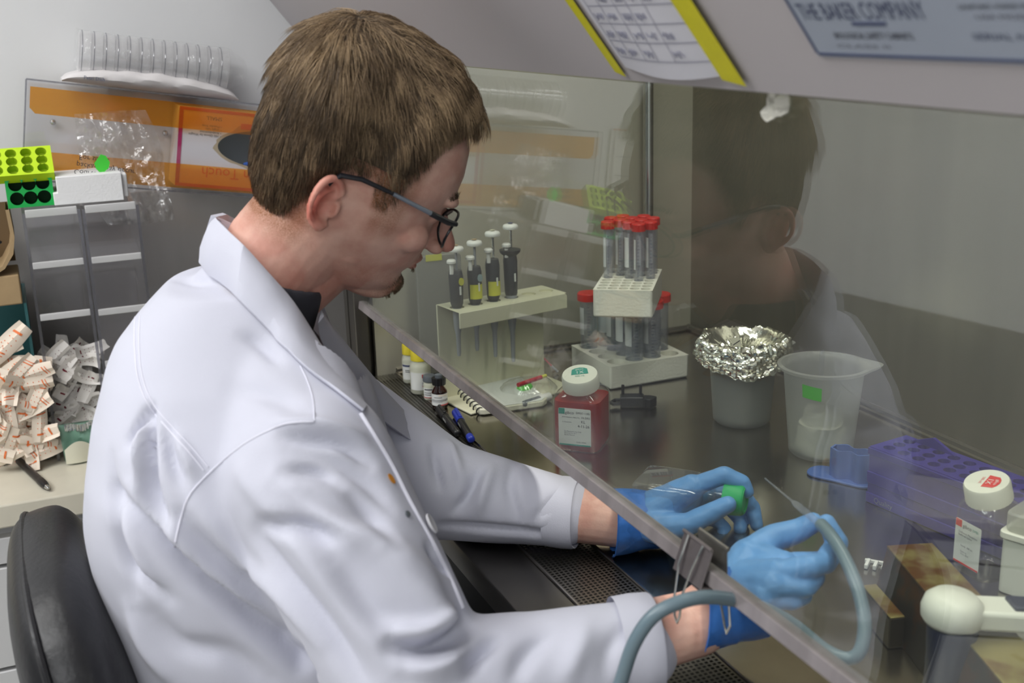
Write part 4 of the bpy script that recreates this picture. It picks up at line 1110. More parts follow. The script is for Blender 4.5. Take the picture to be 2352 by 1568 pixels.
# black two-prong clamp
P = Vector(onz(1452, 934, S))
t = thing('black_clamp', 'small black two-pronged plastic clamp right of the red medium bottle', 'clamp', (P.x, P.y, S + .0005), math.radians(-27))
m = MB().box(0, 0, .009, .034, .020, .016); m.build('clamp_body', 'black_plastic', t, bevel=.002)
for x in (-.013, .012):
    MB().tube([(x, .004, .014), (x, .004, .031)], .0022, 8).build('prong', 'black_plastic', t)
MB().prism([(0, -.010), (.010, -.012), (.018, -.004), (.020, .004), (.012, .009), (0, .010)], 0, .013, T(.015, 0, .001)).build('knurled_nose', 'black_plastic', t, bevel=.001)
for k in range(6): MB().tube([(.018 + k * .003, -.011 + k * .0022, .001), (.018 + k * .003, -.011 + k * .0022, .0145 - k * .001)], .0015, 6).build('ridge', 'black_plastic', t)
m = MB(); m.tube([(-.015, -.006, .006), (-.026, -.008, .006), (-.030, .0, .006), (-.024, .007, .007), (-.014, .006, .008)], .003, 8); m.build('side_loop', 'black_plastic', t)

# chrome rod in the far corner
P = Vector(onx(1493, 770, .955)); 
yy = LY - .022; xx = onx(1489, 500, .1).x / onx(1489, 500, .1).y * yy
t = thing('chrome_rod', 'upright chrome rod in the far corner behind the red caps', 'rod', (xx, yy, S + .0004))
MB().lathe([(.0085, 0), (.0085, 1.985 - S - .01)], 20).build('rod', 'chrome', t)
MB().lathe([(.017, 0), (.017, .006), (.009, .008)], 24).build('foot', 'steel_dark', t)

# ---- beakers
def beaker(name, label, base, rb_, rt, h, spout_ang):
    P = Vector(onz(base[0], base[1], S))
    t = thing(name, label, 'beaker', (P.x, P.y, S + .0004))
    n = 60
    def ring(r, z, sp=0.0, rim=0.0):
        out = []
        for i in range(n):
            a = 2 * PI * i / n; d = abs((a - spout_ang + PI) % (2 * PI) - PI)
            q = r + sp * math.exp(-(d / .28) ** 2) + rim
            out.append((q * math.cos(a), q * math.sin(a), z))
        return out
    rings = [ring(rb_ * .9, 0), ring(rb_, .004), ring(rb_ * 1.01, .012), ring(rt * .955, h - .012), ring(rt * .97, h - .006, .003), ring(rt + .0045, h - .004, .012), ring(rt + .006, h, .015), ring(rt + .001, h + .0005, .012),
             ring(rt * .95, h - .006, .003), ring(rt * .935, h - .013), ring(rb_ * .97, .014), ring(rb_ * .9, .005)]
    MB().loft(rings, cap=True).build('beaker_wall', 'milky_plastic', t, smooth=60)
    return t, P
b1, P1 = beaker('tricorner_beaker', 'milky plastic beaker covered with crumpled aluminium foil', (1703, 965), .0385, .0475, .112, -.6)
b2, P2 = beaker('tricorner_beaker', 'milky plastic beaker with pouring spout and green tape in front of the foil', (1884, 1038), .0395, .0505, .116, math.radians(-30))
# faint things inside the second beaker
MB().tube([(.0, .01, .03), (.006, .012, .13)], .0035, 10).build('glass_rod', 'clear_plastic', b2)
m = MB()
m.sheet(lambda u, v: ((.033 + .004 * noise.noise(Vector((u * 5, v * 5, 2)))) * math.cos(u * 6.283) * (1 - .3 * v), (.033 + .006 * noise.noise(Vector((u * 5, v * 5, 8)))) * math.sin(u * 6.283) * (1 - .3 * v), .006 + v * .05 + .012 * noise.noise(Vector((u * 4, v * 3, 1)))), 30, 10)
m.build('crumpled_lining', 'tissue', b2)
ga = ony(1818, 921, P2.y - .045); ang = math.atan2(ga.y - P2.y, ga.x - P2.x) + .12
mm = MB(); rz_ = .0474; za = ga.z - S
mm.sheet(lambda u, v: ((rz_ + .0004 + (v - .5) * .002) * math.cos(ang + (u - .5) * .5), (rz_ + .0004 + (v - .5) * .002) * math.sin(ang + (u - .5) * .5), za - .009 + .017 * v - u * .003), 10, 2)
mm.build('green_tape', 'neon_green', b2, smooth=60)
# foil: a sunken lid with a crumpled skirt
t = thing('foil_cover', 'crumpled silver aluminium foil folded over the rear beaker', 'foil', (P1.x, P1.y, S + .04))
rt = .0475
def foil(u, v):
    a = u * 2 * PI
    hang = .030 + .016 * noise.noise(Vector((math.cos(a) * 1.4, math.sin(a) * 1.4, 4.0))) + .010 * math.cos(a + 1.1)
    crk = lambda f, s_: noise.noise(Vector((math.cos(a) * f, math.sin(a) * f, v * f * .9 + s_)))
    if v < .35:
        q = v / .35; r = rt * q * .98; z = .112 - .016 * (1 - q ** 3) + .004 * crk(2.2, 1) * (q > .05)
    elif v < .5:
        q = (v - .35) / .15; r = rt * .98 + (.013) * q; z = .112 + .005 * math.sin(q * PI)
    else:
        q = (v - .5) / .5; r = rt + .0125 + .004 * q + .010 * max(0, noise.noise(Vector((math.cos(a) * 1.7, math.sin(a) * 1.7, 9)))) * q; z = .112 - hang * q
    jag = .0042 * crk(5, 2) + .0034 * abs(crk(10, 5)) + .0020 * crk(20, 7)
    k = min(1, v / .3) 
    r2 = max(rt + .0085 if v > .5 else 0, r + jag * k)
    return (r2 * math.cos(a), r2 * math.sin(a), z - .04 + (jag * 1.0 if v < .5 else crk(9, 3) * .003) + .0016)
m = MB(); m.sheet(foil, 150, 62)
m.build('foil_sheet', 'foil', t, smooth=16)
MB().box(0, 0, 0, .018, .0006, .012, T(-.006, .008, .070) @ RZ(.3) @ RX(-.5)).build('masking_tape', 'cream_paper', t)
MB().box(0, 0, 0, .016, .0008, .0012, T(-.006, .0073, .069) @ RZ(.3) @ RX(-.5) @ RY(-.2)).build('pen_stroke', 'ink', t)

# ---- blue tube holder with an oval foot
P = Vector(onz(1935, 1098, S))
t = thing('blue_holder', 'light blue plastic holder with flat oval foot left of the purple rack', 'holder', (P.x, P.y, S + .0004), math.radians(-62))
MB().prism([(.043 * math.cos(q) * (1 if math.cos(q) < 0 else 1.0), .022 * math.sin(q) + .004 * math.sin(q * 3)) for q in [2 * PI * i / 40 for i in range(40)]], 0, .0028).build('oval_foot', 'rack_blue', t, bevel=.0008)
m = MB()
def wv(u, z): x = -.014 + .050 * u; return (x, -.010 + .0035 * math.cos(u * 4 * PI), z)
front = [wv(i / 40, 0)[:2] for i in range(41)]; back = [(x, y + .020 - 2 * (y + .010)) for x, y in reversed(front)]
poly = front + back
ins = [(x * .9 + .001, (y) * .84) for x, y in poly]
nn = len(poly)
m.loft([[(x, y, .0025) for x, y in poly], [(x, y, .038) for x, y in poly], [(x, y, .038) for x, y in ins], [(x, y, .006) for x, y in ins]])
m.build('wavy_cup', 'rack_blue', t, smooth=40)

# ---- purple rack
A = Vector(onz(1990, 1150, S)); Bp = Vector(onz(2200, 1240, S)); A.z = S + .0004
px_ = (Bp - A); px_.z = 0; px_.normalize(); py_v = Vector((-px_.y, px_.x, 0))
PM = frame(A, px_, py_v)
pl, pd, ph = .215, .060, .066
t = thing('purple_tube_rack', 'deep purple plastic tube rack behind the red-labelled bottle', 'rack', M=PM)
m = MB(); holed(m, pl, pd, 10, 3, .0068, .05, T(0, 0, ph), 14, mx=.006, my=.006)
m.add([(0, 0, 0), (pl, 0, 0), (pl, pd, 0), (0, pd, 0), (0, 0, ph), (pl, 0, ph), (pl, pd, ph), (0, pd, ph)], [(0, 1, 5, 4), (1, 2, 6, 5), (2, 3, 7, 6), (3, 0, 4, 7), (3, 2, 1, 0)])
m.build('rack_body', 'rack_purple', t, smooth=30, bevel=.0012)
MB().box(pl / 2, -.0012, ph * .93, pl, .0024, .008).build('upper_rib', 'rack_purple', t, bevel=.0008)
MB().box(pl / 2, -.0010, ph * .46, pl, .002, .014).build('middle_rib', 'rack_purple', t, bevel=.0008)
MB().box(pl / 2, -.0010, .006, pl, .002, .012).build('lower_rib', 'rack_purple', t, bevel=.0008)
lettering(t, 'Quality', .009, T(.012, -.0022, .003) @ RX(PI / 2), 'ink_grey')
MB().prism([(0, 0), (.03, .012), (.06, 0)], 0, .004, T(.015, pd - .006, ph) @ RX(PI / 2)).build('end_tab', 'rack_purple', t)

# ---- stained metal bars
zt = S + .058
T1 = Vector(onz(2038, 1257, zt)); T2 = Vector(onz(2130, 1234, zt)); T3 = Vector(onz(2300, 1568, zt))
bx = (T3 - T1).normalized(); wv_ = (T2 - T1); wv_ = wv_ - bx * wv_.dot(bx); by = wv_.normalized(); bw_ = .042
MM = frame(Vector((T1.x, T1.y, S + .0004)), bx, by)
t = thing('metal_bar', 'long steel bar with brown burnt stains on its top face', 'bar', M=MM)
hb_ = zt - S - .0004; bl = .27
m = MB(); m.loft([[(x, -.012, 0), (x, bw_ + .004, 0), (x, bw_, hb_), (x, 0, hb_)] for x in (0, bl)])
m.build('bar_body', 'stained_dark', t, smooth=0)
MB().box(bl / 2, bw_ / 2, hb_ + .0012, bl, bw_ + .001, .0022).build('top_plate', 'stained_metal', t, bevel=.0006)
U1 = Vector(onz(1980, 1346, S + .03)); U2 = Vector(onz(2044, 1421, S + .03)); U3 = Vector(onz(2004, 1338, S + .03))
dx = (U2 - U1).normalized()
dyv = (U3 - U1); dyv = (dyv - dx * dyv.dot(dx)).normalized()
t = thing('metal_block', 'small tarnished steel block in front of the long stained bar', 'block', M=frame(Vector((U1.x, U1.y, S + .0004)), dx, dyv))
bl2 = (U2 - U1).length
MB().box(bl2 / 2, .007, .015, bl2, .014, .029).build('block_body', 'stained_dark', t, bevel=.001)
MB().box(bl2 / 2, .007, .0302, bl2, .013, .0012).build('block_top', 'stained_metal', t, bevel=.0003)
# white notched comb in front of it
P = Vector(onz(1992, 1300, S)); 
t = thing('notched_strip', 'short white notched plastic strip by the small steel block', 'strip', (P.x, P.y, S + .0004), math.radians(-50))
for k in range(3): MB().box(k * .008, 0, .0025 , .0035, .016 - k * .002, .005).build('tooth', 'white_plastic', t, bevel=.0006)
MB().box(.008, .009, .0015, .024, .003, .003).build('spine', 'white_plastic', t)

# ---- pipette filler at the right, navy grip and white head
Pb = Vector(onz(2165, 1600, S)); Pt = ony(2215, 1385, Pb.y + .012)
t = thing('pipette_filler', 'navy and white pipette filler standing at the right front', 'pipette filler', (Pb.x, Pb.y, S + .0005))
hz = Pt.z - S
rings = []
for z, a, b in ((0, .014, .016), (.004, .016, .018), (hz * .5, .017, .020), (hz * .85, .019, .024), (hz - .002, .016, .022)):
    rings.append([(a * math.cos(q) + .004 * z / hz, b * math.sin(q), z) for q in [2 * PI * i / 24 for i in range(24)]])
MB().loft(rings).build('grip', 'navy', t, smooth=60)
HDM = T(.002, 0, hz) @ RY(.10)
hd = MB().lathe([(.0205, -.006), (.0235, -.002), (.0245, .006), (.0225, .014), (.0165, .0195), (.0001, .0215)], 32, HDM).build('head', 'cap_white', t, smooth=60)
MB().prism([(.010, -.0155), (.060, -.0165), (.135, -.0145), (.140, -.010), (.140, .010), (.135, .0145), (.060, .0165), (.010, .0155)], -.004, .013, HDM).build('arm', 'cap_white', hd, bevel=.004, seg=3)
MB().prism([(.045, -.0105), (.128, -.0095), (.132, 0), (.128, .0095), (.045, .0105)], .012, .0165, HDM).build('trigger_strip', 'navy', hd, bevel=.0012)
for k in range(2): MB().box(.085 + k * .032, 0, -.014, .016, .020, .022, HDM).build('button', 'navy', hd, bevel=.002)
t['label'] = 'navy and white pipette filler standing at the right front'
# turn the filler so that its head points along the bar
t.matrix_basis = T(Pb.x, Pb.y, S + .0005) @ RZ(math.radians(-22))
# white lidded tub and its navy foot at the right edge
P = Vector(onz(2352, 1345, S))
t = thing('white_tub', 'white lidded plastic tub right of the red-labelled bottle', 'tub', (P.x + .002, P.y - .012, S + .0004), math.radians(20))
MB().prism(roundrect(.052, .052, .006), .0, .058).build('tub_body', 'cap_white', t, bevel=.001)
MB().prism(roundrect(.057, .057, .007), .056, .063).build('tub_rim', 'cap_white', t, bevel=.001)
MB().prism(roundrect(.050, .050, .008), .063, .082).build('tub_lid', 'milky_plastic', t, bevel=.002)

# white crumpled shape standing in for a bright reflection at the glass top
q0 = onx(1778, 240, .5)
def on_sash(px, py, off=0.0):
    n = nS; r = Vector(ray(px, py)); c = Vector((0, 0, CAMZ)); p0_ = Vector((XS, 0, ZS)) + n * off
    return c + r * ((p0_ - c).dot(n) / r.dot(n))
a = on_sash(1735, 208, -.004); b = on_sash(1828, 212, -.004)
t = thing('reflection_scrap', 'crumpled white scrap in place of a bright reflection under the cabinet panel edge', 'paper', M=frame(on_sash(1780, 238, -.004), (0, -1, 0), uS))
m = MB(); n = 30
def sc_(u, v):
    a = u * 2 * PI; base = .0125 * (1 + .25 * math.cos(a * 3 + .5) + .12 * noise.noise(Vector((math.cos(a) * 2, math.sin(a) * 2, 1)))) 
    return (base * v * math.cos(a) * 1.15, base * v * math.sin(a) + (.003 if math.sin(a) > 0 else 0) * v, .0035 * (1 - v) + .0035 * noise.noise(Vector((v * 3 * math.cos(a), v * 3 * math.sin(a), 2))))
m.sheet(sc_, 36, 8); k0 = len(m.v); m.add([(x, y, z - .0012) for x, y, z in m.v], [f[::-1] for f in m.f])
m.build('scrap_sheet', 'tissue', t, smooth=30)
# ------------------------------------------------------------------ solid modelling helpers for the figure
def ball(m, c, r, n=16, M=None):
    rs = r if hasattr(r, '__len__') else (r, r, r)
    A = T(*c) @ (M if M is not None else Matrix.Identity(4)) @ Matrix.Diagonal((rs[0], rs[1], rs[2], 1))
    prof = [(max(1e-5, math.sin(PI * k / (n // 2))), -math.cos(PI * k / (n // 2))) for k in range(n // 2 + 1)]
    return m.lathe(prof, n, A, cap=True)
def limb(m, pts, rads, n=20, flat=1.0):
    """tapered chain with a ball at every joint"""
    pts = [Vector(p) for p in pts]
    for p, r in zip(pts, rads): ball(m, p, r * .995, n)
    for a, b, ra, rb in zip(pts, pts[1:], rads, rads[1:]):
        m.tube([a, b], [ra, rb], n)
    return m
def fuse(m, voxel, smooth=4, factor=.5):
    me = bpy.data.meshes.new('tmp'); me.from_pydata(m.v, [], m.f); me.update()
    bm = bmesh.new(); bm.from_mesh(me); bmesh.ops.recalc_face_normals(bm, faces=bm.faces); bm.to_mesh(me); bm.free()
    o = bpy.data.objects.new('tmp', me); COL.objects.link(o)
    r = o.modifiers.new('r', 'REMESH'); r.mode = 'VOXEL'; r.voxel_size = voxel; r.adaptivity = 0
    if smooth:
        s = o.modifiers.new('s', 'SMOOTH'); s.factor = factor; s.iterations = smooth
    dg = bpy.context.evaluated_depsgraph_get(); ev = o.evaluated_get(dg); em = ev.to_mesh()
    V = np.empty(len(em.vertices) * 3); em.vertices.foreach_get('co', V); V = V.reshape(-1, 3)
    Nn = np.empty(len(em.vertices) * 3); em.vertices.foreach_get('normal', Nn); Nn = Nn.reshape(-1, 3)
    Fc = [tuple(p.vertices) for p in em.polygons]
    ev.to_mesh_clear(); bpy.data.objects.remove(o); bpy.data.meshes.remove(me)
    return V, Nn, Fc
def mesh_np(name, V, Fc, m, parent, smooth=180, attrs=None):
    inv = np.array(rootmat(parent).inverted())
    W = V @ inv[:3, :3].T + inv[:3, 3]
    me = bpy.data.meshes.new(name); me.from_pydata(W.tolist(), [], Fc); me.materials.append(MATS[m])
    me.shade_smooth()
    for k, a in (attrs or {}).items():
        at = me.attributes.new(k, 'FLOAT', 'POINT'); at.data.foreach_set('value', a.astype(np.float32))
    o = bpy.data.objects.new(name, me); COL.objects.link(o); o.parent = parent
    return o
def interp(xs, ys, x):
    return float(np.interp(x, xs, ys))
def seg_dist(V, P):
    """distance of every vertex to a polyline and the position along it (0..1)"""
    P = np.array(P); best = np.full(len(V), 1e9); par = np.zeros(len(V)); L = np.linalg.norm(P[1:] - P[:-1], axis=1); tot = L.sum() + 1e-9; acc = 0
    for a, b, l in zip(P[:-1], P[1:], L):
        d = b - a; t = np.clip(((V - a) @ d) / (d @ d + 1e-12), 0, 1); q = np.linalg.norm(V - (a + t[:, None] * d), axis=1)
        m_ = q < best; best[m_] = q[m_]; par[m_] = (acc + t[m_] * l) / tot; acc += l
    return best, par
def relax(pl, n=12):
    """smooth resampling of a short pixel polyline"""
    pl = np.array(pl, float)
    if len(pl) < 3: return [tuple(pl[0] + (pl[-1] - pl[0]) * t) for t in np.linspace(0, 1, 5)]
    out = []
    for i in range(len(pl) - 1):
        p0 = pl[max(i - 1, 0)]; p1 = pl[i]; p2 = pl[i + 1]; p3 = pl[min(i + 2, len(pl) - 1)]
        for t in np.linspace(0, 1, 5)[:-1]:
            out.append(tuple(.5 * ((2 * p1) + (-p0 + p2) * t + (2 * p0 - 5 * p1 + 4 * p2 - p3) * t * t + (-p0 + 3 * p1 - 3 * p2 + p3) * t ** 3)))
    out.append(tuple(pl[-1])); return out

# ------------------------------------------------------------------ materials of the figure
def skin_mat():
    m = mat('skin', rgb(205, 152, 132), 0.5, sss=0.10, bump=.12, bs=420, spec=.35)
    nt = m.node_tree; N = nt.nodes; L = nt.links; p = N['Principled BSDF']
    tc = N.new('ShaderNodeTexCoord'); n1 = N.new('ShaderNodeTexNoise'); n1.inputs['Scale'].default_value = 45; n1.inputs['Detail'].default_value = 6
    L.new(tc.outputs['Object'], n1.inputs['Vector'])
    r = N.new('ShaderNodeValToRGB'); r.color_ramp.elements[0].position = .38; r.color_ramp.elements[0].color = rgb(210, 160, 143); r.color_ramp.elements[1].position = .62; r.color_ramp.elements[1].color = rgb(226, 184, 166)
    L.new(n1.outputs['Fac'], r.inputs[0])
    a1 = N.new('ShaderNodeAttribute'); a1.attribute_name = 'flush'
    x1 = N.new('ShaderNodeMix'); x1.data_type = 'RGBA'; x1.inputs['B'].default_value = rgb(205, 96, 80); L.new(a1.outputs['Fac'], x1.inputs['Factor']); L.new(r.outputs[0], x1.inputs['A'])
    a2 = N.new('ShaderNodeAttribute'); a2.attribute_name = 'stubble'
    n2 = N.new('ShaderNodeTexNoise'); n2.inputs['Scale'].default_value = 700; L.new(tc.outputs['Object'], n2.inputs['Vector'])
    mu = N.new('ShaderNodeMath'); mu.operation = 'MULTIPLY_ADD'; mu.inputs[1].default_value = 1.4; mu.inputs[2].default_value = .15; L.new(n2.outputs['Fac'], mu.inputs[0])
    mu2 = N.new('ShaderNodeMath'); mu2.operation = 'MULTIPLY'; mu2.use_clamp = True; L.new(mu.outputs[0], mu2.inputs[0]); L.new(a2.outputs['Fac'], mu2.inputs[1])
    x2 = N.new('ShaderNodeMix'); x2.data_type = 'RGBA'; x2.inputs['B'].default_value = rgb(140, 88, 52); L.new(mu2.outputs[0], x2.inputs['Factor']); L.new(x1.outputs['Result'], x2.inputs['A'])
    L.new(x2.outputs['Result'], p.inputs['Base Color'])
skin_mat()
mat('coat_cloth', rgb(203, 204, 217), 0.85, sheen=0.15, bump=.12, bs=900, var=.015, vs=8)
mat('coat_seam', rgb(222, 222, 234), 0.85)
mat('shirt_dark', rgb(58, 58, 66), 0.9)
mat('hair_under', rgb(82, 68, 52), 0.8, var=.35, vs=90, vstretch=(1, 1, .4), bump=.5, bs=260)
mat('nitrile', rgb(104, 158, 218), 0.42, var=.14, vs=34, bump=.55, bs=85, sheen=.1)
mat('nitrile_cuff', rgb(62, 122, 205), 0.45, var=.2, vs=60, bump=.5, bs=110)
mat('specs_dark', rgb(26, 27, 33), 0.3)
mat('specs_grey', rgb(128, 136, 148), 0.3, .4)
mat('leather_black', rgb(26, 26, 29), 0.38, bump=.25, bs=160, spec=.6)
mat('trouser_grey', rgb(60, 62, 70), 0.9)
mat('shoe_black', rgb(30, 30, 32), 0.5)
mat('button_white', rgb(225, 225, 230), 0.4)
mat('stain_orange', rgb(210, 140, 50), 0.8)
mat('cap_green', rgb(40, 170, 100), 0.45)

def hair_mat():
    m = mat('hair_strand', rgb(150, 116, 74), 0.42, spec=.45)
    nt = m.node_tree; N = nt.nodes; L = nt.links; p = N['Principled BSDF']
    a = N.new('ShaderNodeAttribute'); a.attribute_name = 'tone'
    r = N.new('ShaderNodeValToRGB'); r.color_ramp.elements[0].position = 0; r.color_ramp.elements[0].color = rgb(62, 52, 41)
    r.color_ramp.elements[1].position = 1; r.color_ramp.elements[1].color = rgb(180, 154, 120)
    e = r.color_ramp.elements.new(.5); e.color = rgb(112, 92, 70)
    L.new(a.outputs['Fac'], r.inputs[0]); L.new(r.outputs[0], p.inputs['Base Color'])
hair_mat()

# ------------------------------------------------------------------ head shape in its own frame (x forward, y to his left, z up, ear canals at the origin)
HM = T(.296, 1.10, CAMZ - .157) @ RZ(math.radians(-4)) @ RY(math.radians(28)) @ RX(math.radians(12))
zF = [-.112, -.104, -.100, -.092, -.078, -.062, -.050, -.035, -.020, 0, .012, .022, .032, .055, .080, .105, .122, .133, .138]
xF = [.010, .045, .064, .081, .0890, .0835, .0885, .088, .0855, .082, .080, .086, .089, .087, .080, .064, .042, .018, -.008]
xB = [-.042, -.047, -.051, -.056, -.064, -.072, -.078, -.084, -.090, -.095, -.098, -.100, -.101, -.102, -.098, -.087, -.068, -.043, -.016]
wH = [.010, .028, .036, .043, .051, .058, .062, .066, .0685, .0715, .073, .074, .0745, .0755, .0715, .060, .046, .027, .004]
HK = [-.12, -.095, -.078, -.064, -.050, -.036, -.018, -.004, .003, .017, .024, .036, .050, .062]
HV = [-.058, -.057, -.056, -.046, -.010, .024, .028, .028, .004, .006, .042, .074, .090, .096]
def head_pt(t, z):
    f = interp(zF, xF, z); b = interp(zF, xB, z); w = interp(zF, wH, z); x0 = -.008
    c, s = math.cos(t), math.sin(t)
    pw = .80 if z > -.01 else .92
    if c >= 0: x = x0 + (f - x0) * c ** pw
    else: x = x0 - (x0 - b) * (-c) ** .85
    y = w * (abs(s) ** .88) * (1 if s >= 0 else -1)
    # cheeks hollow a little towards the mouth
    if c > 0: y *= 1 - .10 * math.exp(-((z + .045) / .025) ** 2) * c
    return Vector((x, y, z))
hm = MB()
zs_ = list(np.linspace(-.112, .138, 64))
hm.loft([[tuple(head_pt(2 * PI * i / 72, z)) for i in range(72)] for z in zs_])
bumps = MB()
# nose
ball(bumps, (.080, 0, -.010), (.018, .015, .018))
limb(bumps, [(.080, 0, .016), (.094, 0, -.002), (.1075, 0, -.018)], [.0075, .0078, .0092], 16)
ball(bumps, (.1075, 0, -.0195), (.0105, .0105, .0088))
for s in (-1, 1):
    ball(bumps, (.0955, s * .0115, -.0245), (.0095, .0075, .0068))
    ball(bumps, (.076, s * .028, .030), (.014, .022, .008))          # brow
    ball(bumps, (.052, s * .046, -.014), (.024, .0150, .018))         # cheekbone
    ball(bumps, (.064, s * .014, -.045), (.0180, .019, .022))         # muzzle
    ball(bumps, (.067, s * .031, .011), (.0135, .0145, .0115))       # eye and lids
    ball(bumps, (.014, s * .044, -.056), (.022, .014, .016))         # jaw corner
limb(bumps, [(.0835, -.021, -.0465), (.0895, -.008, -.0435), (.0895, .008, -.0435), (.0835, .021, -.0465)], [.003, .0045, .0045, .003], 12)
limb(bumps, [(.0830, -.020, -.0495), (.0890, -.008, -.0545), (.0890, .008, -.0545), (.0830, .020, -.0495)], [.003, .0048, .0048, .003], 12)
ball(bumps, (.0790, 0, -.082), (.015, .021, .015))
ball(bumps, (.055, 0, -.095), (.035, .030, .014))
def ear(s):
    """rim, inner fold, bowl and lobe"""
    o = Vector((-.030, s * .0725, -.011))
    up = Vector((-.16, s * .10, 1)).normalized(); bk = Vector((-1, s * .40, -.12)); bk = (bk - up * bk.dot(up)).normalized(); outw = bk.cross(up)
    if outw.y * s < 0: outw = -outw
    def P(u, v, w=0): return o + bk * (u * .95) + up * (v * .86) + outw * w
    R3 = Matrix.Identity(4)
    for i_, c_ in enumerate((bk, outw, up)):
        for k_ in range(3): R3[k_][i_] = c_[k_]
    ball(bumps, P(.010, .004, -.0005), (.0150, .0032, .0270), 24, R3)
    ball(bumps, P(.004, .004, -.004), (.0100, .0050, .0200), 20, R3)
    # rim from its root above the canal, over the top and down the back to the lobe
    hx = []
    for k in range(15):
        a = math.radians(158 - 218 * k / 14)
        hx.append(P(.0095 + .0165 * math.cos(a), .0065 + .0265 * math.sin(a) * (1 if math.sin(a) > 0 else .92), .0035 + .004 * max(0, math.cos(a)) ))
    limb(bumps, [P(.002, .006, .001)] + hx, [.0022] + [.0027 + .0013 * math.sin(PI * min(1, (k + 1) / 11)) for k in range(15)], 12)
    ax_ = []
    for k in range(9):
        a = math.radians(95 - 160 * k / 8); ax_.append(P(.0075 + .0095 * math.cos(a), .0035 + .0165 * math.sin(a), .0030))
    limb(bumps, ax_, [.0022, .0026, .0028, .0028, .0028, .0028, .0028, .0026, .0024], 12)
    limb(bumps, [P(.012, -.019, .003), P(.0065, -.0245, .0025), P(.002, -.022, .002)], [.0050, .0058, .0042], 14)
    limb(bumps, [P(-.0055, .003, .003), P(-.0045, -.004, .004), P(-.003, -.010, .003)], [.0030, .0038, .0030], 12)
    return P
earR = ear(-1); ear(1)
def shorten(v):
    x, y, z = v
    if z < -.030: x -= .16 * (-.030 - z); z = -.030 + (z + .030) * .90
    return Vector((x, y, z))
head_all = MB(); head_all.v = [tuple(HM @ shorten(v)) for v in hm.v + bumps.v]; k0 = len(hm.v); head_all.f = list(hm.f) + [tuple(i + k0 for i in f) for f in bumps.f]; head_all.mi = [0] * len(head_all.f)

# ------------------------------------------------------------------ figure: joints
PC = thing('person', 'young man in white lab coat and blue gloves bending over the cabinet', 'person', (.16, 1.09, .0))
lat = Vector((.27, .96, 0)).normalized(); fwd = Vector((lat.y, -lat.x, 0))
shR, elR, wrR = Vector((.190, .925, 1.030)), Vector((.245, .815, .862)), ony(1600, 1430, .765)
shL, elL, wrL = Vector((.262, 1.245, .985)), Vector((.372, 1.125, .900)), ony(1445, 1200, 1.0)
cuR, cuL = ony(1484, 1478, .770), ony(1312, 1176, 1.035)
neckB = Vector((.186, 1.097, 1.150)); neckC = Vector((.202, 1.097, 1.150)); neckT = HM @ Vector((-.022, 0, -.045))
# torso rings
tz = [.56, .66, .76, .80, .85, .90, .95, 1.00, 1.05, 1.09, 1.125, 1.155, 1.18]
tb = [.055, .042, .040, .038, .030, .022, .019, .023, .034, .048, .066, .095, .125]
tf = [.30, .315, .325, .325, .322, .315, .308, .302, .292, .278, .262, .250, .240]
tw = [.185, .182, .178, .176, .176, .180, .186, .188, .176, .152, .118, .092, .072]
def torso_ring(z, grow=0.0, n=56):
    b, f, w = interp(tz, tb, z) - grow, interp(tz, tf, z) + grow, interp(tz, tw, z) + grow
    ctr = Vector(((b + f) / 2 + 0.0, 1.09, z)); a = (f - b) / 2
    out = []
    for i in range(n):
        t = 2 * PI * i / n; c, s = math.cos(t), math.sin(t); e = .80
        p = ctr + fwd * (a * abs(c) ** e * (1 if c > 0 else -1)) + lat * (w * abs(s) ** e * (1 if s > 0 else -1))
        out.append(tuple(p))
    return out
# ---- body: one continuous skin surface
bd = MB()
bd.v = list(head_all.v); bd.f = list(head_all.f); bd.mi = [0] * len(bd.f)
limb(bd, [neckT, (neckT + neckB) / 2 + Vector((-.004, 0, 0)), neckB, neckB + Vector((-.01, 0, -.10))], [.056, .0535, .0480, .050], 28)
limb(bd, [HM @ Vector((.032, 0, -.078)), HM @ Vector((-.002, 0, -.080)), neckB + Vector((.003, 0, -.01))], [.024, .042, .048], 24)
bd.loft([torso_ring(z, -.040, 40) for z in np.linspace(.60, 1.10, 14)])
limb(bd, [shR - Vector((0, 0, .02)), (shR + elR) / 2, elR, wrR, ony(1672, 1372, .762)], [.042, .045, .040, .028, .026])
limb(bd, [shL - Vector((0, 0, .03)), (shL + elL) / 2, elL, wrL, ony(1475, 1190, .99)], [.042, .045, .040, .027, .022])
bV, bN, bF = fuse(bd, .0019, 5, .5)
Hi = np.array(HM.inverted()); loc = bV @ Hi[:3, :3].T + Hi[:3, 3]
_z = loc[:, 2].copy(); _m = _z < -.030; _z0 = np.where(_m, -.030 + (_z + .030) / .90, _z); loc[:, 0] += np.where(_m, .16 * (-.030 - _z0), 0); loc[:, 2] = _z0
def gau(c, s): return np.exp(-(((loc - np.array(c)) / np.array(s)) ** 2).sum(1))
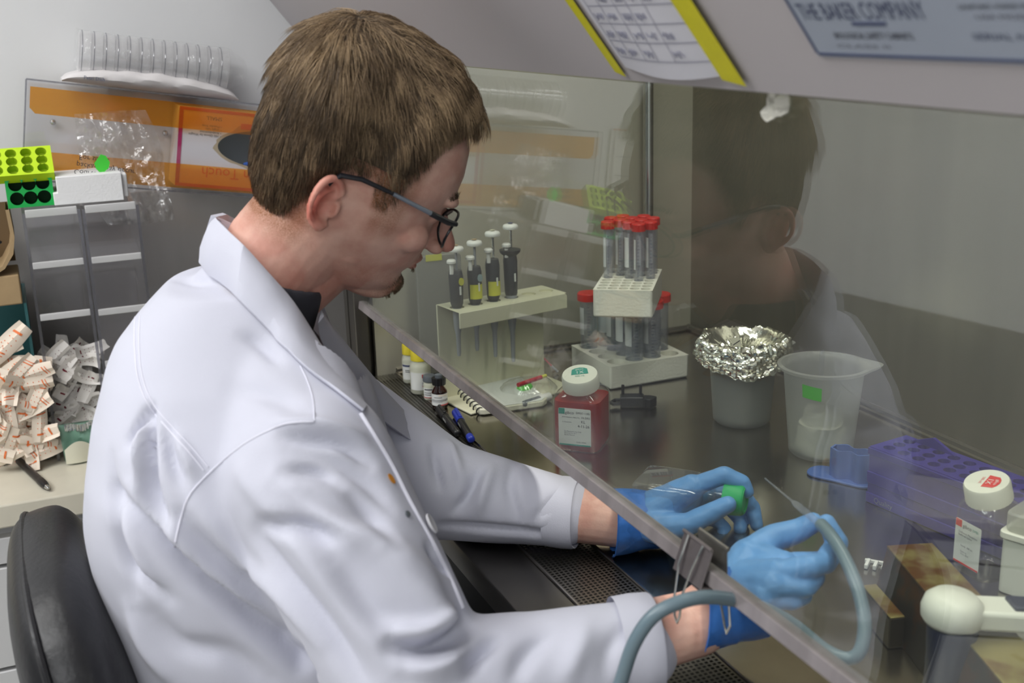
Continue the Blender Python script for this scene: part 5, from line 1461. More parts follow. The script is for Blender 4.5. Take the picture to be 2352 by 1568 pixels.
# dents: eye sockets, mouth line, under lip, philtrum side, ear bowl
D = -.006 * (gau((.094, -.032, .012), (.012, .012, .009)) + gau((.094, .032, .012), (.012, .012, .009)))
D += -.0035 * np.exp(-((loc[:, 2] + .0488) / .0016) ** 2) * np.exp(-(loc[:, 1] / .020) ** 4) * (loc[:, 0] > .075)
D += -.0020 * gau((.092, 0, -.064), (.012, .018, .004))
D += -.0016 * (gau((.088, -.024, -.034), (.012, .003, .014)) + gau((.088, .024, -.034), (.012, .003, .014)))
eo = np.array(earR(.007, -.001, .002)); D += -.0075 * np.exp(-((loc - eo) ** 2 / np.array((.0062, .011, .0085)) ** 2).sum(1))
eo2 = np.array(earR(.009, .024, .005)); D += -.003 * np.exp(-((loc - eo2) ** 2 / np.array((.004, .01, .003)) ** 2).sum(1))
bV = bV + bN * D[:, None]
eart = np.exp(-((loc - np.array(earR(.016, .004, .006))) ** 2 / np.array((.018, .014, .032)) ** 2).sum(1))
flush = .8 * eart + .30 * np.clip(np.exp(-((loc[:, 2] + .12) / .05) ** 2), 0, 1) * (loc[:, 0] < .05) + .2 * (gau((.075, -.045, -.015), (.03, .03, .02)) + gau((.075, .045, -.015), (.03, .03, .02))) + .5 * gau((.112, 0, -.02), (.014, .016, .012))
flush += .8 * np.exp(-((loc[:, 2] + .049) / .006) ** 2) * np.exp(-(loc[:, 1] / .022) ** 4) * (loc[:, 0] > .085)
jaw = np.clip((-.042 - loc[:, 2]) / .03, 0, 1) * np.clip((loc[:, 2] + .13) / .02, 0, 1) * np.clip((loc[:, 0] - .0) / .04, 0, 1)
goat = gau((.080, 0, -.084), (.022, .024, .018)) * 1.0 + .5 * gau((.090, 0, -.036), (.012, .022, .006))
hairz = np.clip((.02 - np.abs(loc[:, 0] - .022)) / .01, 0, 1) * np.clip((loc[:, 2] + .03) / .02, 0, 1) * np.clip((.07 - loc[:, 2]) / .02, 0, 1) * (np.abs(loc[:, 1]) > .05)
_zl = np.interp(loc[:, 0], HK + [.10], HV + [.088])
scalp = np.clip((loc[:, 2] - _zl + .006) / .010, 0, 1)
nape = np.clip((-.025 - loc[:, 0]) / .02, 0, 1) * np.clip((loc[:, 2] + .075) / .02, 0, 1)
stub = np.clip(.85 * scalp + .22 * jaw + .9 * goat + .5 * hairz + .75 * nape, 0, .95) * (1 - np.clip(eart * 2.2, 0, 1))
body = mesh_np('body', bV, bF, 'skin', PC, attrs={'flush': np.clip(flush, 0, 1), 'stubble': stub})

# ------------------------------------------------------------------ hair
def hairline(x, y):
    """height of the hair's lower edge at a place on the head"""
    if x > .062: return .096 - 0.30 * max(0, x - .07)
    ks = HK; vs = HV
    return interp(ks, vs, x)
def thick(x, y, z):
    """how far the hair stands off the skull"""
    zl = hairline(x, y); h = z - zl
    top = .019 + .027 * math.exp(-((x - .075) / .045) ** 2) + .013 * math.exp(-((x + .055) / .035) ** 2 - ((z - .105) / .03) ** 2) - .005 * min(1, max(0, (-.03 - x) / .04)) * (z < .07)
    tt = min(1, max(0, (x - .025) / .05)); tt = tt * tt * (3 - 2 * tt); side = .003 + .004 * tt + (.19 + 1.1 * tt) * max(0, h)
    top += .016 * math.exp(-((x - .085) / .03) ** 2 - ((z - .088) / .022) ** 2)
    return min(top, side)
crown = Vector((-.055, 0, .118))
def head_n(t, z):
    e = 1e-3; a = head_pt(t + e, z) - head_pt(t - e, z); b = head_pt(t, min(z + e, .1375)) - head_pt(t, z - e)
    n = a.cross(b); n.normalize()
    return n if n.dot(head_pt(t, z) - Vector((-.005, 0, .02))) > 0 else -n
# base mass under the strands
hb = MB(); NT, NZ = 96, 60
zr = [-.066 + (.138 + .066) * (k / NZ) ** .9 for k in range(NZ + 1)]
gp = []
for z in zr:
    row = []
    for i in range(NT):
        t = 2 * PI * i / NT; p = head_pt(t, z); zl = hairline(p.x, p.y); h = z - zl
        off = -.004 if h < 0 else min(1, h / .006) * (thick(p.x, p.y, z) * .74 + .0016 * noise.noise(p * 120)) - .001
        row.append(tuple(HM @ (p + head_n(t, z) * off)))
    gp.append(row)
hb.loft(gp)
_low = set()
for k_, z in enumerate(zr):
    for i in range(NT):
        p = head_pt(2 * PI * i / NT, z)
        if z - hairline(p.x, p.y) < .002 or (-.03 < p.x < .032 and z < .040): _low.add(k_ * NT + i)
hb.f = [f for f in hb.f if not any(v in _low for v in f)]; hb.mi = [0] * len(hb.f)
hbo = hb.build('hair_mass', 'hair_under', PC, smooth=180, world=True)
# strands: thin three-sided tapering tubes
def strands(count, seed):
    R_ = random.Random(seed); V = []; Fq = []; tone = []
    made = 0; tries = 0
    while made < count and tries < count * 6:
        tries += 1
        t = R_.uniform(0, 2 * PI); z = R_.uniform(-.062, .1375)
        w = interp(zF, wH, z)
        if R_.random() > (w + .02) / .095: continue
        p = head_pt(t, z); zl = hairline(p.x, p.y); h = z - zl
        if h < R_.uniform(-.003, .003): continue
        n = head_n(t, z); th = thick(p.x, p.y, z)
        away = p - crown; away = away - n * away.dot(n)
        if away.length < 1e-4: continue
        away.normalize()
        cell = Vector((round(p.x / .009), round(p.y / .009), round(p.z / .011)))
        jit = noise.noise_vector(cell * 3.7 + Vector((.3, .7, .1)))
        flow = (away + Vector((.30, 0, -.35 if abs(p.y) > .045 or p.x < -.06 else .0)) + jit * .85 + Vector((R_.gauss(0, .10), R_.gauss(0, .10), R_.gauss(0, .10))))
        flow = flow - n * flow.dot(n); flow.normalize()
        L_ = min(.026, .0035 + th * .95) * R_.uniform(.7, 1.2)
        if p.x > .055 and z > .07 and abs(p.y) < .045: L_ *= 1.15
        elif p.x > -.045: L_ = min(L_, max(.0045 + h * .55, th * .75))
        if -.02 < p.x < .028 and h < .032 and R_.random() < .62: continue
        base = p + n * (th * .70); lift = .55 if th > .015 else .30
        pts = []
        for k in range(5):
            u = k / 4
            pts.append(base + flow * (L_ * u) + n * (L_ * lift * (u - .75 * u * u)) + Vector((0, 0, -.30 * L_ * u * u)) )
        r0 = .00027 * R_.uniform(.7, 1.3)
        W = [HM @ q for q in pts]; o = len(V)
        dirv = (W[-1] - W[0]).normalized(); a = dirv.cross(Vector((R_.random(), R_.random(), R_.random()))).normalized(); b = dirv.cross(a)
        tn = min(1, max(0, .46 + .55 * noise.noise(cell * 1.9) + R_.gauss(0, .17) + .24 * (p.z > .080) - .10 * (p.z < .05)))  # lighter on top, darker low down: top light put into the strand tone
        for k in range(4):
            rk = r0 * (1 - .6 * k / 3.6)
            for q in (0, 2.094, 4.189):
                V.append(tuple(W[k] + a * (rk * math.cos(q)) + b * (rk * math.sin(q)))); tone.append(tn)
        V.append(tuple(W[4])); tone.append(min(1, tn + .1))
        for k in range(3):
            for q in range(3):
                q2 = (q + 1) % 3; Fq.append((o + k * 3 + q, o + k * 3 + q2, o + k * 3 + 3 + q2, o + k * 3 + 3 + q))
        for q in range(3): Fq.append((o + 9 + q, o + 9 + (q + 1) % 3, o + 12))
        made += 1
    return np.array(V), Fq, np.array(tone)
sV, sF, sT = strands(25000, 3)
ho = mesh_np('hair', sV, sF, 'hair_strand', PC, attrs={'tone': sT}); tag(ho, 'short sandy brown hair', kind='stuff')
# eyebrow and short chin beard
def tufts(spots, seed, ln, flowv, r0=.00022):
    R_ = random.Random(seed); m = MB()
    for p, n in spots:
        f = (Vector(flowv) + Vector((R_.gauss(0, .25), R_.gauss(0, .25), R_.gauss(0, .25)))).normalized()
        a = p; b = p + f * ln * R_.uniform(.6, 1.2) + n * .0012
        m.tube([HM @ a, HM @ ((a + b) / 2 + n * .0004), HM @ b], [r0, r0 * .8, r0 * .2], 3, cap=False)
    return m
bvB = BVHTree.FromPolygons([tuple(v) for v in bV], bF)
def on_head(p):   # nearest place on the finished skin, given in the head's frame
    c, n, i, d = bvB.find_nearest(HM @ Vector(p)); Hinv = HM.inverted()
    return Hinv @ c, (Hinv.to_3x3() @ n).normalized()
R_ = random.Random(9); sp = []
for s in (-1, 1):
    for k in range(150):
        u = R_.random(); sp.append(on_head((.092 - .016 * u ** 2, s * (.014 + .036 * u), .034 + .004 * math.sin(u * 3) + R_.uniform(-.002, .002))))
m = tufts(sp, 1, .007, (-.5, 0, .25)); m.build('eyebrows', 'hair_under', PC, smooth=0, world=True)
sp = []
for k in range(1300):
    a = R_.gauss(0, .016); zz = R_.uniform(-.100, -.066)
    sp.append(on_head((.080 + .02 * R_.random(), a, zz + .004)))
m = tufts(sp, 2, .0030, (.35, 0, -.9), .0002)
bo = m.build('chin_beard', 'hair_strand', PC, smooth=0, world=True); at = bo.data.attributes.new('tone', 'FLOAT', 'POINT'); at.data.foreach_set('value', np.full(len(bo.data.vertices), .45, dtype=np.float32))
tag(bo, 'short ginger chin beard', kind='stuff')

# ------------------------------------------------------------------ white coat
ct = MB()
ct.loft([torso_ring(z, 0.0) for z in list(np.linspace(.50, 1.165, 30))])
# yoke: neck base and shoulder slopes
limb(ct, [neckC + Vector((-.015, 0, -.035)), shR + Vector((-.005, .015, .012))], [.075, .066], 28)
limb(ct, [neckC + Vector((-.022, 0, -.060)), shL + Vector((-.010, -.015, .010))], [.064, .060], 28)
limb(ct, [shR, shR.lerp(elR, .45) + Vector((-.004, 0, .006)), elR, elR.lerp(cuR, .5) + Vector((0, 0, -.004)), cuR.lerp(elR, .06)], [.074, .073, .066, .050, .0385], 32)
limb(ct, [shL, shL.lerp(elL, .5), elL, elL.lerp(cuL, .5), cuL.lerp(elL, .06)], [.066, .061, .054, .045, .036], 32)
# skirt over the thighs
limb(ct, [(.16, .99, .62), (.34, .96, .62), (.44, .95, .60)], [.10, .10, .085], 28)
limb(ct, [(.16, 1.19, .62), (.34, 1.22, .62), (.44, 1.23, .60)], [.10, .10, .085], 28)
cV, cN, cF = fuse(ct, .0042, 9, .5)
# the neck opening: cloth inside the collar line is cut away
CUT = [(530, 560), (595, 680), (655, 775), (722, 860), (760, 890), (805, 880), (850, 845), (880, 780), (830, 560), (620, 470)]
def inside(poly, X, Y):
    r = np.zeros(len(X), bool); n = len(poly)
    for i in range(n):
        x1, y1 = poly[i]; x2, y2 = poly[(i + 1) % n]
        c = ((y1 > Y) != (y2 > Y)) & (X < (x2 - x1) * (Y - y1) / (y2 - y1 + 1e-12) + x1)
        r ^= c
    return r
_c = (cV - np.array([0, 0, CAMZ])) @ RM
_px, _py = 1176 + F * _c[:, 0] / _c[:, 2], 784 + F * _c[:, 1] / _c[:, 2]
_ax = np.array(neckB)[None] * 0 + np.array([.235, 1.09, 1.12])
cut = inside(CUT, _px, _py) & (np.linalg.norm((cV - _ax) * np.array([1, 1, .6]), axis=1) < .115)
keep = ~cut; remap = np.cumsum(keep) - 1
cF = [tuple(int(remap[i]) for i in f) for f in cF if all(keep[i] for i in f)]
cV, cN = cV[keep], cN[keep]
cV0 = cV.copy()
bvC = BVHTree.FromPolygons([tuple(v) for v in cV], cF)
CO = Vector((0, 0, CAMZ))
def on_coat(px, py, lift=0.0):
    d = Vector(ray(px, py)).normalized(); h, n, i, dd = bvC.ray_cast(CO, d)
    if h is None:
        # just off the outline: take the nearest place on the cloth
        best = None
        for k in np.linspace(.8, 1.5, 40):
            q = CO + d * k; c, n_, i_, ds = bvC.find_nearest(q)
            if best is None or ds < best[1]: best = ((c, n_), ds)
        h, n = best[0]
    if n.dot(d) > 0: n = -n
    return h + n * lift, n
# cloth folds: (pixel path on the photographed cloth, height, width); the path is carried onto the cloth itself
FOLDS = [
 ([(260,1127),(383,1260),(452,1325),(540,1395),(635,1471),(708,1528)], -.013, .011),
 ([(300,1120),(410,1245),(480,1318),(570,1385),(660,1455)], .006, .012),
 ([(421,1184),(471,1249),(574,1356),(689,1490)], -.007, .010),
 ([(450,1170),(520,1250),(620,1345),(730,1470)], .005, .012),
 ([(600,1206),(655,1204),(708,1214),(770,1235)], -.009, .009),
 ([(593,1234),(628,1287),(670,1348),(765,1471),(840,1580)], -.008, .013),
 ([(640,1100),(720,1150),(800,1215),(880,1255),(960,1320),(1010,1400)], .009, .016),
 ([(560,1090),(640,1180),(730,1300),(820,1420),(900,1530)], .006, .014),
 ([(660,1082),(727,1086),(775,1106)], -.007, .008),
 ([(700,1130),(780,1175),(850,1200)], -.005, .009),
 ([(325,1073),(344,1150),(379,1211)], -.008, .007),
 ([(345,940),(342,1000),(345,1060),(356,1130),(385,1200)], -.009, .005),
 ([(330,960),(318,1040),(322,1120)], .006, .006),
 ([(340,935),(318,975),(296,1015)], -.008, .006),
 ([(380,990),(395,1060),(420,1110)], -.006, .007),
 ([(400,1000),(430,1050),(445,1085)], .004, .007),
 ([(268,1234),(291,1295),(325,1325),(383,1375)], -.006, .009),
 ([(283,1199),(330,1290),(367,1364)], .004, .008),
 ([(250,1050),(258,1150),(280,1250),(310,1360)], -.004, .009),
 ([(360,1420),(420,1480),(520,1500),(600,1560)], -.005, .015),
 ([(300,1400),(340,1480),(400,1560)], .005, .014),
 ([(905,1480),(970,1490),(1039,1465),(1068,1424)], -.014, .010),
 ([(900,1450),(970,1452),(1030,1425)], .008, .011),
 ([(930,1520),(1000,1530),(1060,1500)], .008, .012),
 ([(985,1262),(1005,1290),(1032,1312)], -.008, .007),
 ([(1073,1545),(1098,1500),(1137,1465)], -.010, .008),
 ([(1180,1560),(1210,1500),(1260,1460)], -.005, .010),
 ([(1300,1560),(1330,1490),(1350,1440)], .004, .012),
 ([(1390,1560),(1400,1490),(1450,1430)], -.003, .010),
 ([(1098,1083),(1073,1139),(1047,1173)], -.007, .007),
 ([(1130,1075),(1115,1120),(1100,1170)], .005, .008),
 ([(996,1028),(1000,1070),(1010,1120)], -.006, .006),
 ([(1030,1020),(1050,1070),(1060,1100)], .005, .007),
 ([(1013,1207),(1124,1213),(1252,1224)], -.005, .007),
 ([(1180,1060),(1170,1120),(1190,1190)], -.004, .008),
 ([(1230,1190),(1262,1160),(1290,1130)], -.003, .006),
 ([(651,999),(747,1006),(800,1022),(850,1060)], -.008, .008),
 ([(640,970),(740,975),(830,1005)], .004, .008),
 ([(669,1030),(750,1050),(840,1100),(890,1160)], -.006, .011),
 ([(793,1123),(850,1180),(900,1260)], -.005, .010),
 ([(560,770),(600,790),(640,830)], -.004, .008),
 ([(540,890),(620,905),(690,940)], -.003, .012),
 ([(410,640),(470,650),(520,640)], -.003, .010),
 ([(870,1280),(930,1340),(990,1400),(1050,1440)], .006, .012),
 ([(770,1300),(850,1400),(930,1440)], -.005, .014),
]
for path, amp, wd in FOLDS:
    amp *= 1.7; wd *= .76; P3 = [np.array(on_coat(*q)[0]) for q in relax(path)]
    d, u = seg_dist(cV0, P3)
    cV += cN * (amp * np.exp(-(d / wd) ** 2) * np.sin(np.clip(u * .9 + .05, 0, 1) * PI) ** .6)[:, None]
# broad slackness
nz = np.array([noise.noise(Vector(v) * 9.0) * .0035 + noise.noise(Vector(v) * Vector((22, 22, 14)).x) * .0012 for v in cV0])
cV += cN * nz[:, None]
bvC = BVHTree.FromPolygons([tuple(v) for v in cV], cF)
coat = mesh_np('lab_coat', cV, cF, 'coat_cloth', PC)
tag(coat, 'white cotton lab coat')
# cuffs: hollow cloth rings with a turned hem
def cuff(c, axis, r, L_, name='cuff'):
    axis = axis.normalized(); M = frame(c, axis.cross(Vector((0, 0, 1))), (0, 0, 1))
    z = (M.to_3x3() @ Vector((0, 0, 1)))
    if z.dot(axis) < 0: M = M @ RX(PI)
    rings = []
    for (q, a) in ((-L_, r * 1.03), (-L_ * .5, r * 1.06), (-.001, r * 1.05), (.001, r * 1.02), (0, r * .97), (-L_ * .6, r * .93), (-L_, r * .80)):
        rings.append([(a * math.cos(t) * (1 + .03 * math.sin(3 * t)), a * math.sin(t) * (1 + .03 * math.sin(2 * t + 1)), q) for t in [2 * PI * i / 48 for i in range(48)]])
    return MB().loft(rings, cap=False, M=M).build(name, 'coat_cloth', coat, smooth=60, world=True)
cuff(cuR + (cuR - elR).normalized() * .006, cuR - elR, .0395, .032)
cuff(cuL + (cuL - elL).normalized() * .006, cuL - elL, .0360, .030)
# seams: pairs of fine raised stitch lines carried on the cloth
def seam(path, r=.0008, lift=.0002, name='seam'):
    pts = [on_coat(*q, lift)[0] for q in relax(path)]
    return MB().tube(pts, r, 6).build(name, 'coat_seam', coat, smooth=60, world=True)
seam([(311,728),(310,790),(318,870),(345,935),(400,1000),(440,1045),(468,1080)])
seam([(322,726),(320,790),(328,866),(354,930),(408,992),(450,1038),(478,1072)], .0006)
seam([(720,968),(660,972),(610,992),(560,1020),(500,1068),(440,1130),(415,1190),(400,1255)], .0009)
seam([(690,840),(708,880),(720,920),(722,966)], .0006)

# collar: a folded band standing round the neck, falling over the yoke
cl_in = [(560,525),(497,497),(515,520),(560,562),(620,628),(675,692),(735,785),(795,875),(832,940)]
cl_out = [(505,560),(455,590),(490,638),(545,690),(600,745),(650,800),(705,855),(770,905),(828,950)]
def band(inn, outp, l0, l1, name, inY=None, thick_=.0028):
    a = relax(inn); b = relax(outp); n = min(len(a), len(b)); rows = []
    for k in range(n):
        A, nA = on_coat(*a[k]) if inY is None else (ony(a[k][0], a[k][1], interp(range(len(inY)), inY, k / (n - 1) * (len(inY) - 1))), None)
        B, nB = on_coat(*b[k], l1)
        if nA is not None: A = A + nA * l0
        mid = (A + B) / 2 + (nB * .006)
        rows.append((A, A.lerp(mid, .5) + nB * .003, mid, mid.lerp(B, .5) + nB * .002, B, nB))
    m = MB(); rings = []
    for (p0_, p1_, p2_, p3_, p4_, nn_) in rows:
        top = [p0_, p1_, p2_, p3_, p4_]; rings.append([tuple(p) for p in top] + [tuple(p - nn_ * thick_) for p in reversed(top)])
    m.loft(rings); return m
# neck-side points of the collar have their own depth, the band stands clear of the neck
inY = [1.13, 1.12, 1.075, 1.03, 1.01, 1.0, .995, .985, .985]
band(cl_in, cl_out, .004, .0055, 'collar', inY).build('collar', 'coat_cloth', coat, smooth=70, world=True, bevel=.0006)
# the far half of the collar, round the back and the other side of the neck
fi = [(497, 497, 1.13), (520, 492, 1.155), (560, 515, 1.180), (620, 575, 1.190), (690, 660, 1.185), (738, 712, 1.150)]
rows = []
for k in range(len(fi) * 4 - 3):
    q = k / 4; a = ony(*[interp(range(len(fi)), [f[c] for f in fi], q) for c in range(3)])
    ctr = Vector((.205, 1.095, a.z)); d = (a - ctr); d.z = 0; d.normalize()
    o1 = a + d * .014 - Vector((0, 0, .016)); o2 = a + d * .020 - Vector((0, 0, .045))
    rows.append([tuple(a), tuple(a + d * .006 + Vector((0, 0, .001))), tuple(o1), tuple(o2), tuple(o2 - d * .003), tuple(o1 - d * .004), tuple(a - d * .003 - Vector((0, 0, .03))), tuple(a - d * .001)])
MB().loft(rows).build('far_collar', 'coat_cloth', coat, smooth=70, world=True)
# far lapel and front edge, seen beyond the near side
lp = [(738,712),(775,762),(830,830),(885,895),(935,948),(962,975)]
l2 = [(731,742),(738,780),(770,845),(822,912),(885,968),(950,1014)]
rows = []
for (p, q), Y1, Y2 in zip(zip(relax(lp), relax(l2)), np.linspace(1.07, 1.18, 21), np.linspace(1.035, 1.12, 21)):
    A = ony(p[0], p[1], Y1); B = ony(q[0], q[1], Y2)
    rows.append([tuple(A), tuple((A + B) / 2 + Vector((.004, 0, 0))), tuple(B), tuple(B + Vector((.0, .003, -.002))), tuple((A + B) / 2 + Vector((.004, .003, -.002))), tuple(A + Vector((0, .003, -.001)))])
MB().loft(rows).build('far_lapel', 'coat_cloth', coat, smooth=60, world=True)
# shirt at the throat
sh = MB(); sh.loft([torso_ring(z, -.034, 40) for z in np.linspace(.90, 1.03, 8)]); limb(sh, [neckB + Vector((-.008, .0, -.055)), neckB + Vector((-.006, .0, -.090))], [.044, .048], 28)
_SM = T(*(neckB + Vector((.011, 0, .013)))) @ RY(.36); sh.loft([[tuple(_SM @ Vector((q_ * math.cos(a_), q_ * math.sin(a_), z_))) for q_, z_ in ((.0500, -.075), (.0600, -.070), (.0595, .0), (.0580, .004), (.0500, .002))] for a_ in np.linspace(-1.8, 1.6, 30)])
sV_, sN_, sF_ = fuse(sh, .004, 5); mesh_np('dark_shirt', sV_, sF_, 'shirt_dark', PC)
# front fly: raised strip, button, snap, stain
fly = [(828,950),(865,1010),(900,1070),(940,1150),(985,1230),(1030,1320),(1062,1395)]
seam(fly, .0020, .0002, 'front_edge')
h, n = on_coat(985, 1205, .0015); M = frame(h, n.cross(Vector((0, 0, 1))), n.cross(n.cross(Vector((0, 0, 1)))))
MB().lathe([(.0001, .0002), (.0085, .0), (.009, .001), (.0085, .0022), (.0065, .0018), (.0001, .0016)], 24, M).build('button', 'button_white', coat, smooth=40, world=True)
h, n = on_coat(934, 1181, .001); M = frame(h, n.cross(Vector((0, 0, 1))), n.cross(n.cross(Vector((0, 0, 1)))))
MB().lathe([(.0001, 0), (.0028, 0), (.0025, .001), (.0001, .0012)], 14, M).build('snap', 'cap_grey', coat, world=True)
h, n = on_coat(898, 1100, .0008); M = frame(h, n.cross(Vector((0, 0, 1))), n.cross(n.cross(Vector((0, 0, 1)))))
MB().prism([(.0028 * math.cos(q) , .0048 * math.sin(q)) for q in [2 * PI * i / 12 for i in range(12)]], 0, .0004, M).build('orange_stain', 'stain_orange', coat, world=True)

# legs and shoes below the picture
tr = MB()
limb(tr, [(.14, .98, .58), (.50, .93, .60), (.46, .93, .12)], [.088, .062, .045], 24)
limb(tr, [(.14, 1.20, .58), (.50, 1.25, .60), (.46, 1.25, .12)], [.088, .062, .045], 24)
v_, n_, f_ = fuse(tr, .009, 4); mesh_np('trousers', v_, f_, 'trouser_grey', PC)
for yy in (.93, 1.25):
    s_ = MB(); limb(s_, [(.43, yy, .05), (.52, yy, .040), (.60, yy, .030)], [.048, .038, .028], 20)
    v_, n_, f_ = fuse(s_, .005, 4); v_[:, 2] = np.maximum(v_[:, 2], .002); mesh_np('shoe', v_, f_, 'shoe_black', PC)

# ------------------------------------------------------------------ gloved hands
def P3(px, py, Y): return ony(px, py, Y)
def glove(name, palm, fingers, wr, wrist_dir, wrad, flare, label):
    m = MB()
    for a, b, ra, rb in palm: limb(m, [a, b], [ra, rb], 16)
    for pts, rads in fingers: limb(m, pts, rads, 16)
    V, Nn, Fc = fuse(m, .0015, 5, .5)
    # creases across the joints and stretch wrinkles
    nz = np.array([noise.noise(Vector((v[0] * 90, v[1] * 90, v[2] * 160))) * .0005 for v in V]); V = V + Nn * nz[:, None]
    o = mesh_np(name, V, Fc, 'nitrile', PC)
    M = frame(wr, wrist_dir.cross(Vector((0, 0, 1))), (0, 0, 1)); z = M.to_3x3() @ Vector((0, 0, 1))
    if z.dot(wrist_dir) < 0: M = M @ RX(PI)
    rings = []; Lc = .055
    for k in range(13):
        u = k / 12; a = wrad * (1.02 + (flare - 1) * u ** 1.5)
        rings.append([((a + .0015 * noise.noise(Vector((math.cos(t) * 3, math.sin(t) * 3, u * 5)))) * math.cos(t) * .98, (a + .002 * noise.noise(Vector((math.cos(t) * 2, math.sin(t) * 2, u * 3 + 4))) * (1 + u)) * math.sin(t), .030 - Lc * u - .005 * math.sin(t + 1) * u) for t in [2 * PI * i / 40 for i in range(40)]])
    last = rings[-1]; rings.append([(x * 1.03, y * 1.03, z + .0006) for x, y, z in last]); rings.append([(x * .96, y * .96, z + .0016) for x, y, z in last]); rings.append([(x * .9, y * .9, z + .03) for x, y, z in last])
    MB().loft(rings, cap=False, M=M).build('glove_cuff', 'nitrile_cuff', o, smooth=70, world=True)
    tag(o, label)
    return o
# his left hand: grips the flask neck, forefinger arched over the cap
w0 = P3(1462, 1192, .995)
kI, kM, kR, kL = P3(1590, 1118, .965), P3(1602, 1140, .985), P3(1596, 1168, 1.000), P3(1580, 1192, 1.005)
cm0 = P3(1505, 1212, .965)
glove('left_glove', [(w0, kI, .024, .0135), (w0, kM, .024, .0135), (w0, kR, .024, .0130), (w0, kL, .023, .0125), (w0, cm0, .022, .0165), (cm0, kM, .0165, .0125), (kI, kL, .012, .012)],
      [([kI, P3(1664, 1090, .950), P3(1704, 1108, .940), P3(1716, 1128, .936)], [.0105, .0093, .0085, .0074]),
       ([kM, P3(1690, 1118, .985), P3(1728, 1165, .985), P3(1738, 1205, .975)], [.0105, .0092, .0085, .0072]),
       ([kR, P3(1672, 1160, 1.0), P3(1705, 1195, .995), P3(1700, 1215, .985)], [.0102, .009, .0083, .0072]),
       ([kL, P3(1640, 1190, 1.005), P3(1665, 1215, 1.0), P3(1660, 1225, .992)], [.0095, .0082, .0076, .0068]),
       ([cm0, P3(1580, 1204, .945), P3(1636, 1176, .932), P3(1672, 1158, .925)], [.0155, .0118, .0102, .0088])],
      P3(1462, 1195, .995), (P3(1560, 1150, .985) - P3(1430, 1205, 1.0)), .029, 1.20, 'blue nitrile glove on his left hand, holding the flask')
# his right hand: pinches the hose end between thumb and forefinger
w1 = P3(1690, 1355, .760)
jI, jM, jR, jL = P3(1800, 1300, .742), P3(1786, 1318, .728), P3(1772, 1345, .722), P3(1752, 1368, .722)
cm1 = P3(1722, 1285, .775)
glove('right_glove', [(w1, jI, .026, .0135), (w1, jM, .026, .0135), (w1, jR, .025, .0130), (w1, jL, .024, .0120), (w1, cm1, .025, .019), (cm1, jI, .018, .013), (jI, jL, .012, .012), (w1, P3(1660, 1385, .763), .025, .026)],
      [([cm1, P3(1775, 1236, .778), P3(1834, 1218, .772), P3(1868, 1200, .765)], [.0185, .0125, .0108, .0090]),
       ([jI, P3(1895, 1292, .735), P3(1924, 1245, .742), P3(1898, 1202, .752)], [.0115, .0100, .0092, .0082]),
       ([jM, P3(1862, 1300, .712), P3(1896, 1290, .712), P3(1902, 1268, .722)], [.0110, .0098, .0088, .0078]),
       ([jR, P3(1850, 1345, .712), P3(1872, 1325, .715), P3(1862, 1305, .722)], [.0108, .0096, .0086, .0076]),
       ([jL, P3(1820, 1378, .715), P3(1845, 1368, .718), P3(1850, 1350, .725)], [.0098, .0085, .0078, .0070])],
      P3(1672, 1385, .763), (P3(1750, 1320, .755) - P3(1640, 1420, .765)), .031, 1.22, 'blue nitrile glove on his right hand, pinching the hose')

# ------------------------------------------------------------------ eyeglasses
gl = thing('eyeglasses', 'dark thin-rimmed eyeglasses worn by the man in the coat', 'eyeglasses', M=HM)
for s in (-1, 1):
    a = MB().tube([(-.042, s * .072, -.004), (-.041, s * .077, .010), (-.036, s * .0825, .021), (-.018, s * .083, .0255), (.016, s * .080, .0245)], [.0022, .0024, .0025, .0024, .0020], 10)
    tp = a.build('temple_arm', 'specs_dark', gl)
    MB().tube([(.014, s * .0803, .0246), (.036, s * .0775, .0225), (.058, s * .0735, .0205)], [.0021, .0022, .0024], 10).build('grey_sleeve', 'specs_grey', tp)
    MB().tube([(.056, s * .0738, .0205), (.076, s * .071, .019), (.086, s * .064, .0185)], [.0028, .003, .0024], 10).build('hinge', 'specs_dark', tp)
    cx, cy, cz = .0890, s * .036, .005
    rim = [(cx + .003 * (1 - abs(math.cos(q))) - .006 * max(0, math.cos(q)) ** 2, cy + s * .028 * math.cos(q), cz + .018 * math.sin(q)) for q in [2 * PI * i / 40 for i in range(41)]]
    MB().tube(rim, .0013, 8, cap=False).build('rim', 'specs_dark', gl)
    MB().add([(cx - .0015, cy, cz)] + rim[:-1], [(0, i + 1, (i + 1) % 40 + 1) for i in range(40)]).build('lens', 'clear_plastic', gl, smooth=60)
MB().tube([(.0915, -.009, .010), (.0975, 0, .013), (.0915, .009, .010)], .0015, 8).build('bridge', 'specs_dark', gl)
# ------------------------------------------------------------------ flask with green cap in his left hand
FC = P3(1695, 1146, .938)
ax = (P3(1712, 1140, .915) - P3(1668, 1152, .955)).normalized()
ax = Vector((.50, -.55, .66)).normalized()
FMx = frame(FC, ax.cross(Vector((0, 0, 1))), (0, 0, 1)); 
zc = FMx.to_3x3() @ Vector((0, 0, 1))
if zc.dot(ax) < 0: FMx = FMx @ RX(PI)
t = thing('culture_flask', 'clear culture flask with green ridged cap held in the left hand', 'flask', M=FMx)
n = 40
capm = MB(); capm.loft([[((q + .0006 * (i % 2)) * math.cos(2 * PI * i / n), (q + .0006 * (i % 2)) * math.sin(2 * PI * i / n), z) for i in range(n)] for q, z in ((.0172, -.013), (.0160, .005), (.0145, .007))])
capm.lathe([(.0140, .0065), (.0140, .0078), (.0115, .0078), (.0115, .0055), (.0001, .0055)], n, cap=False)
capm.build('cap', 'cap_green', t, smooth=35)
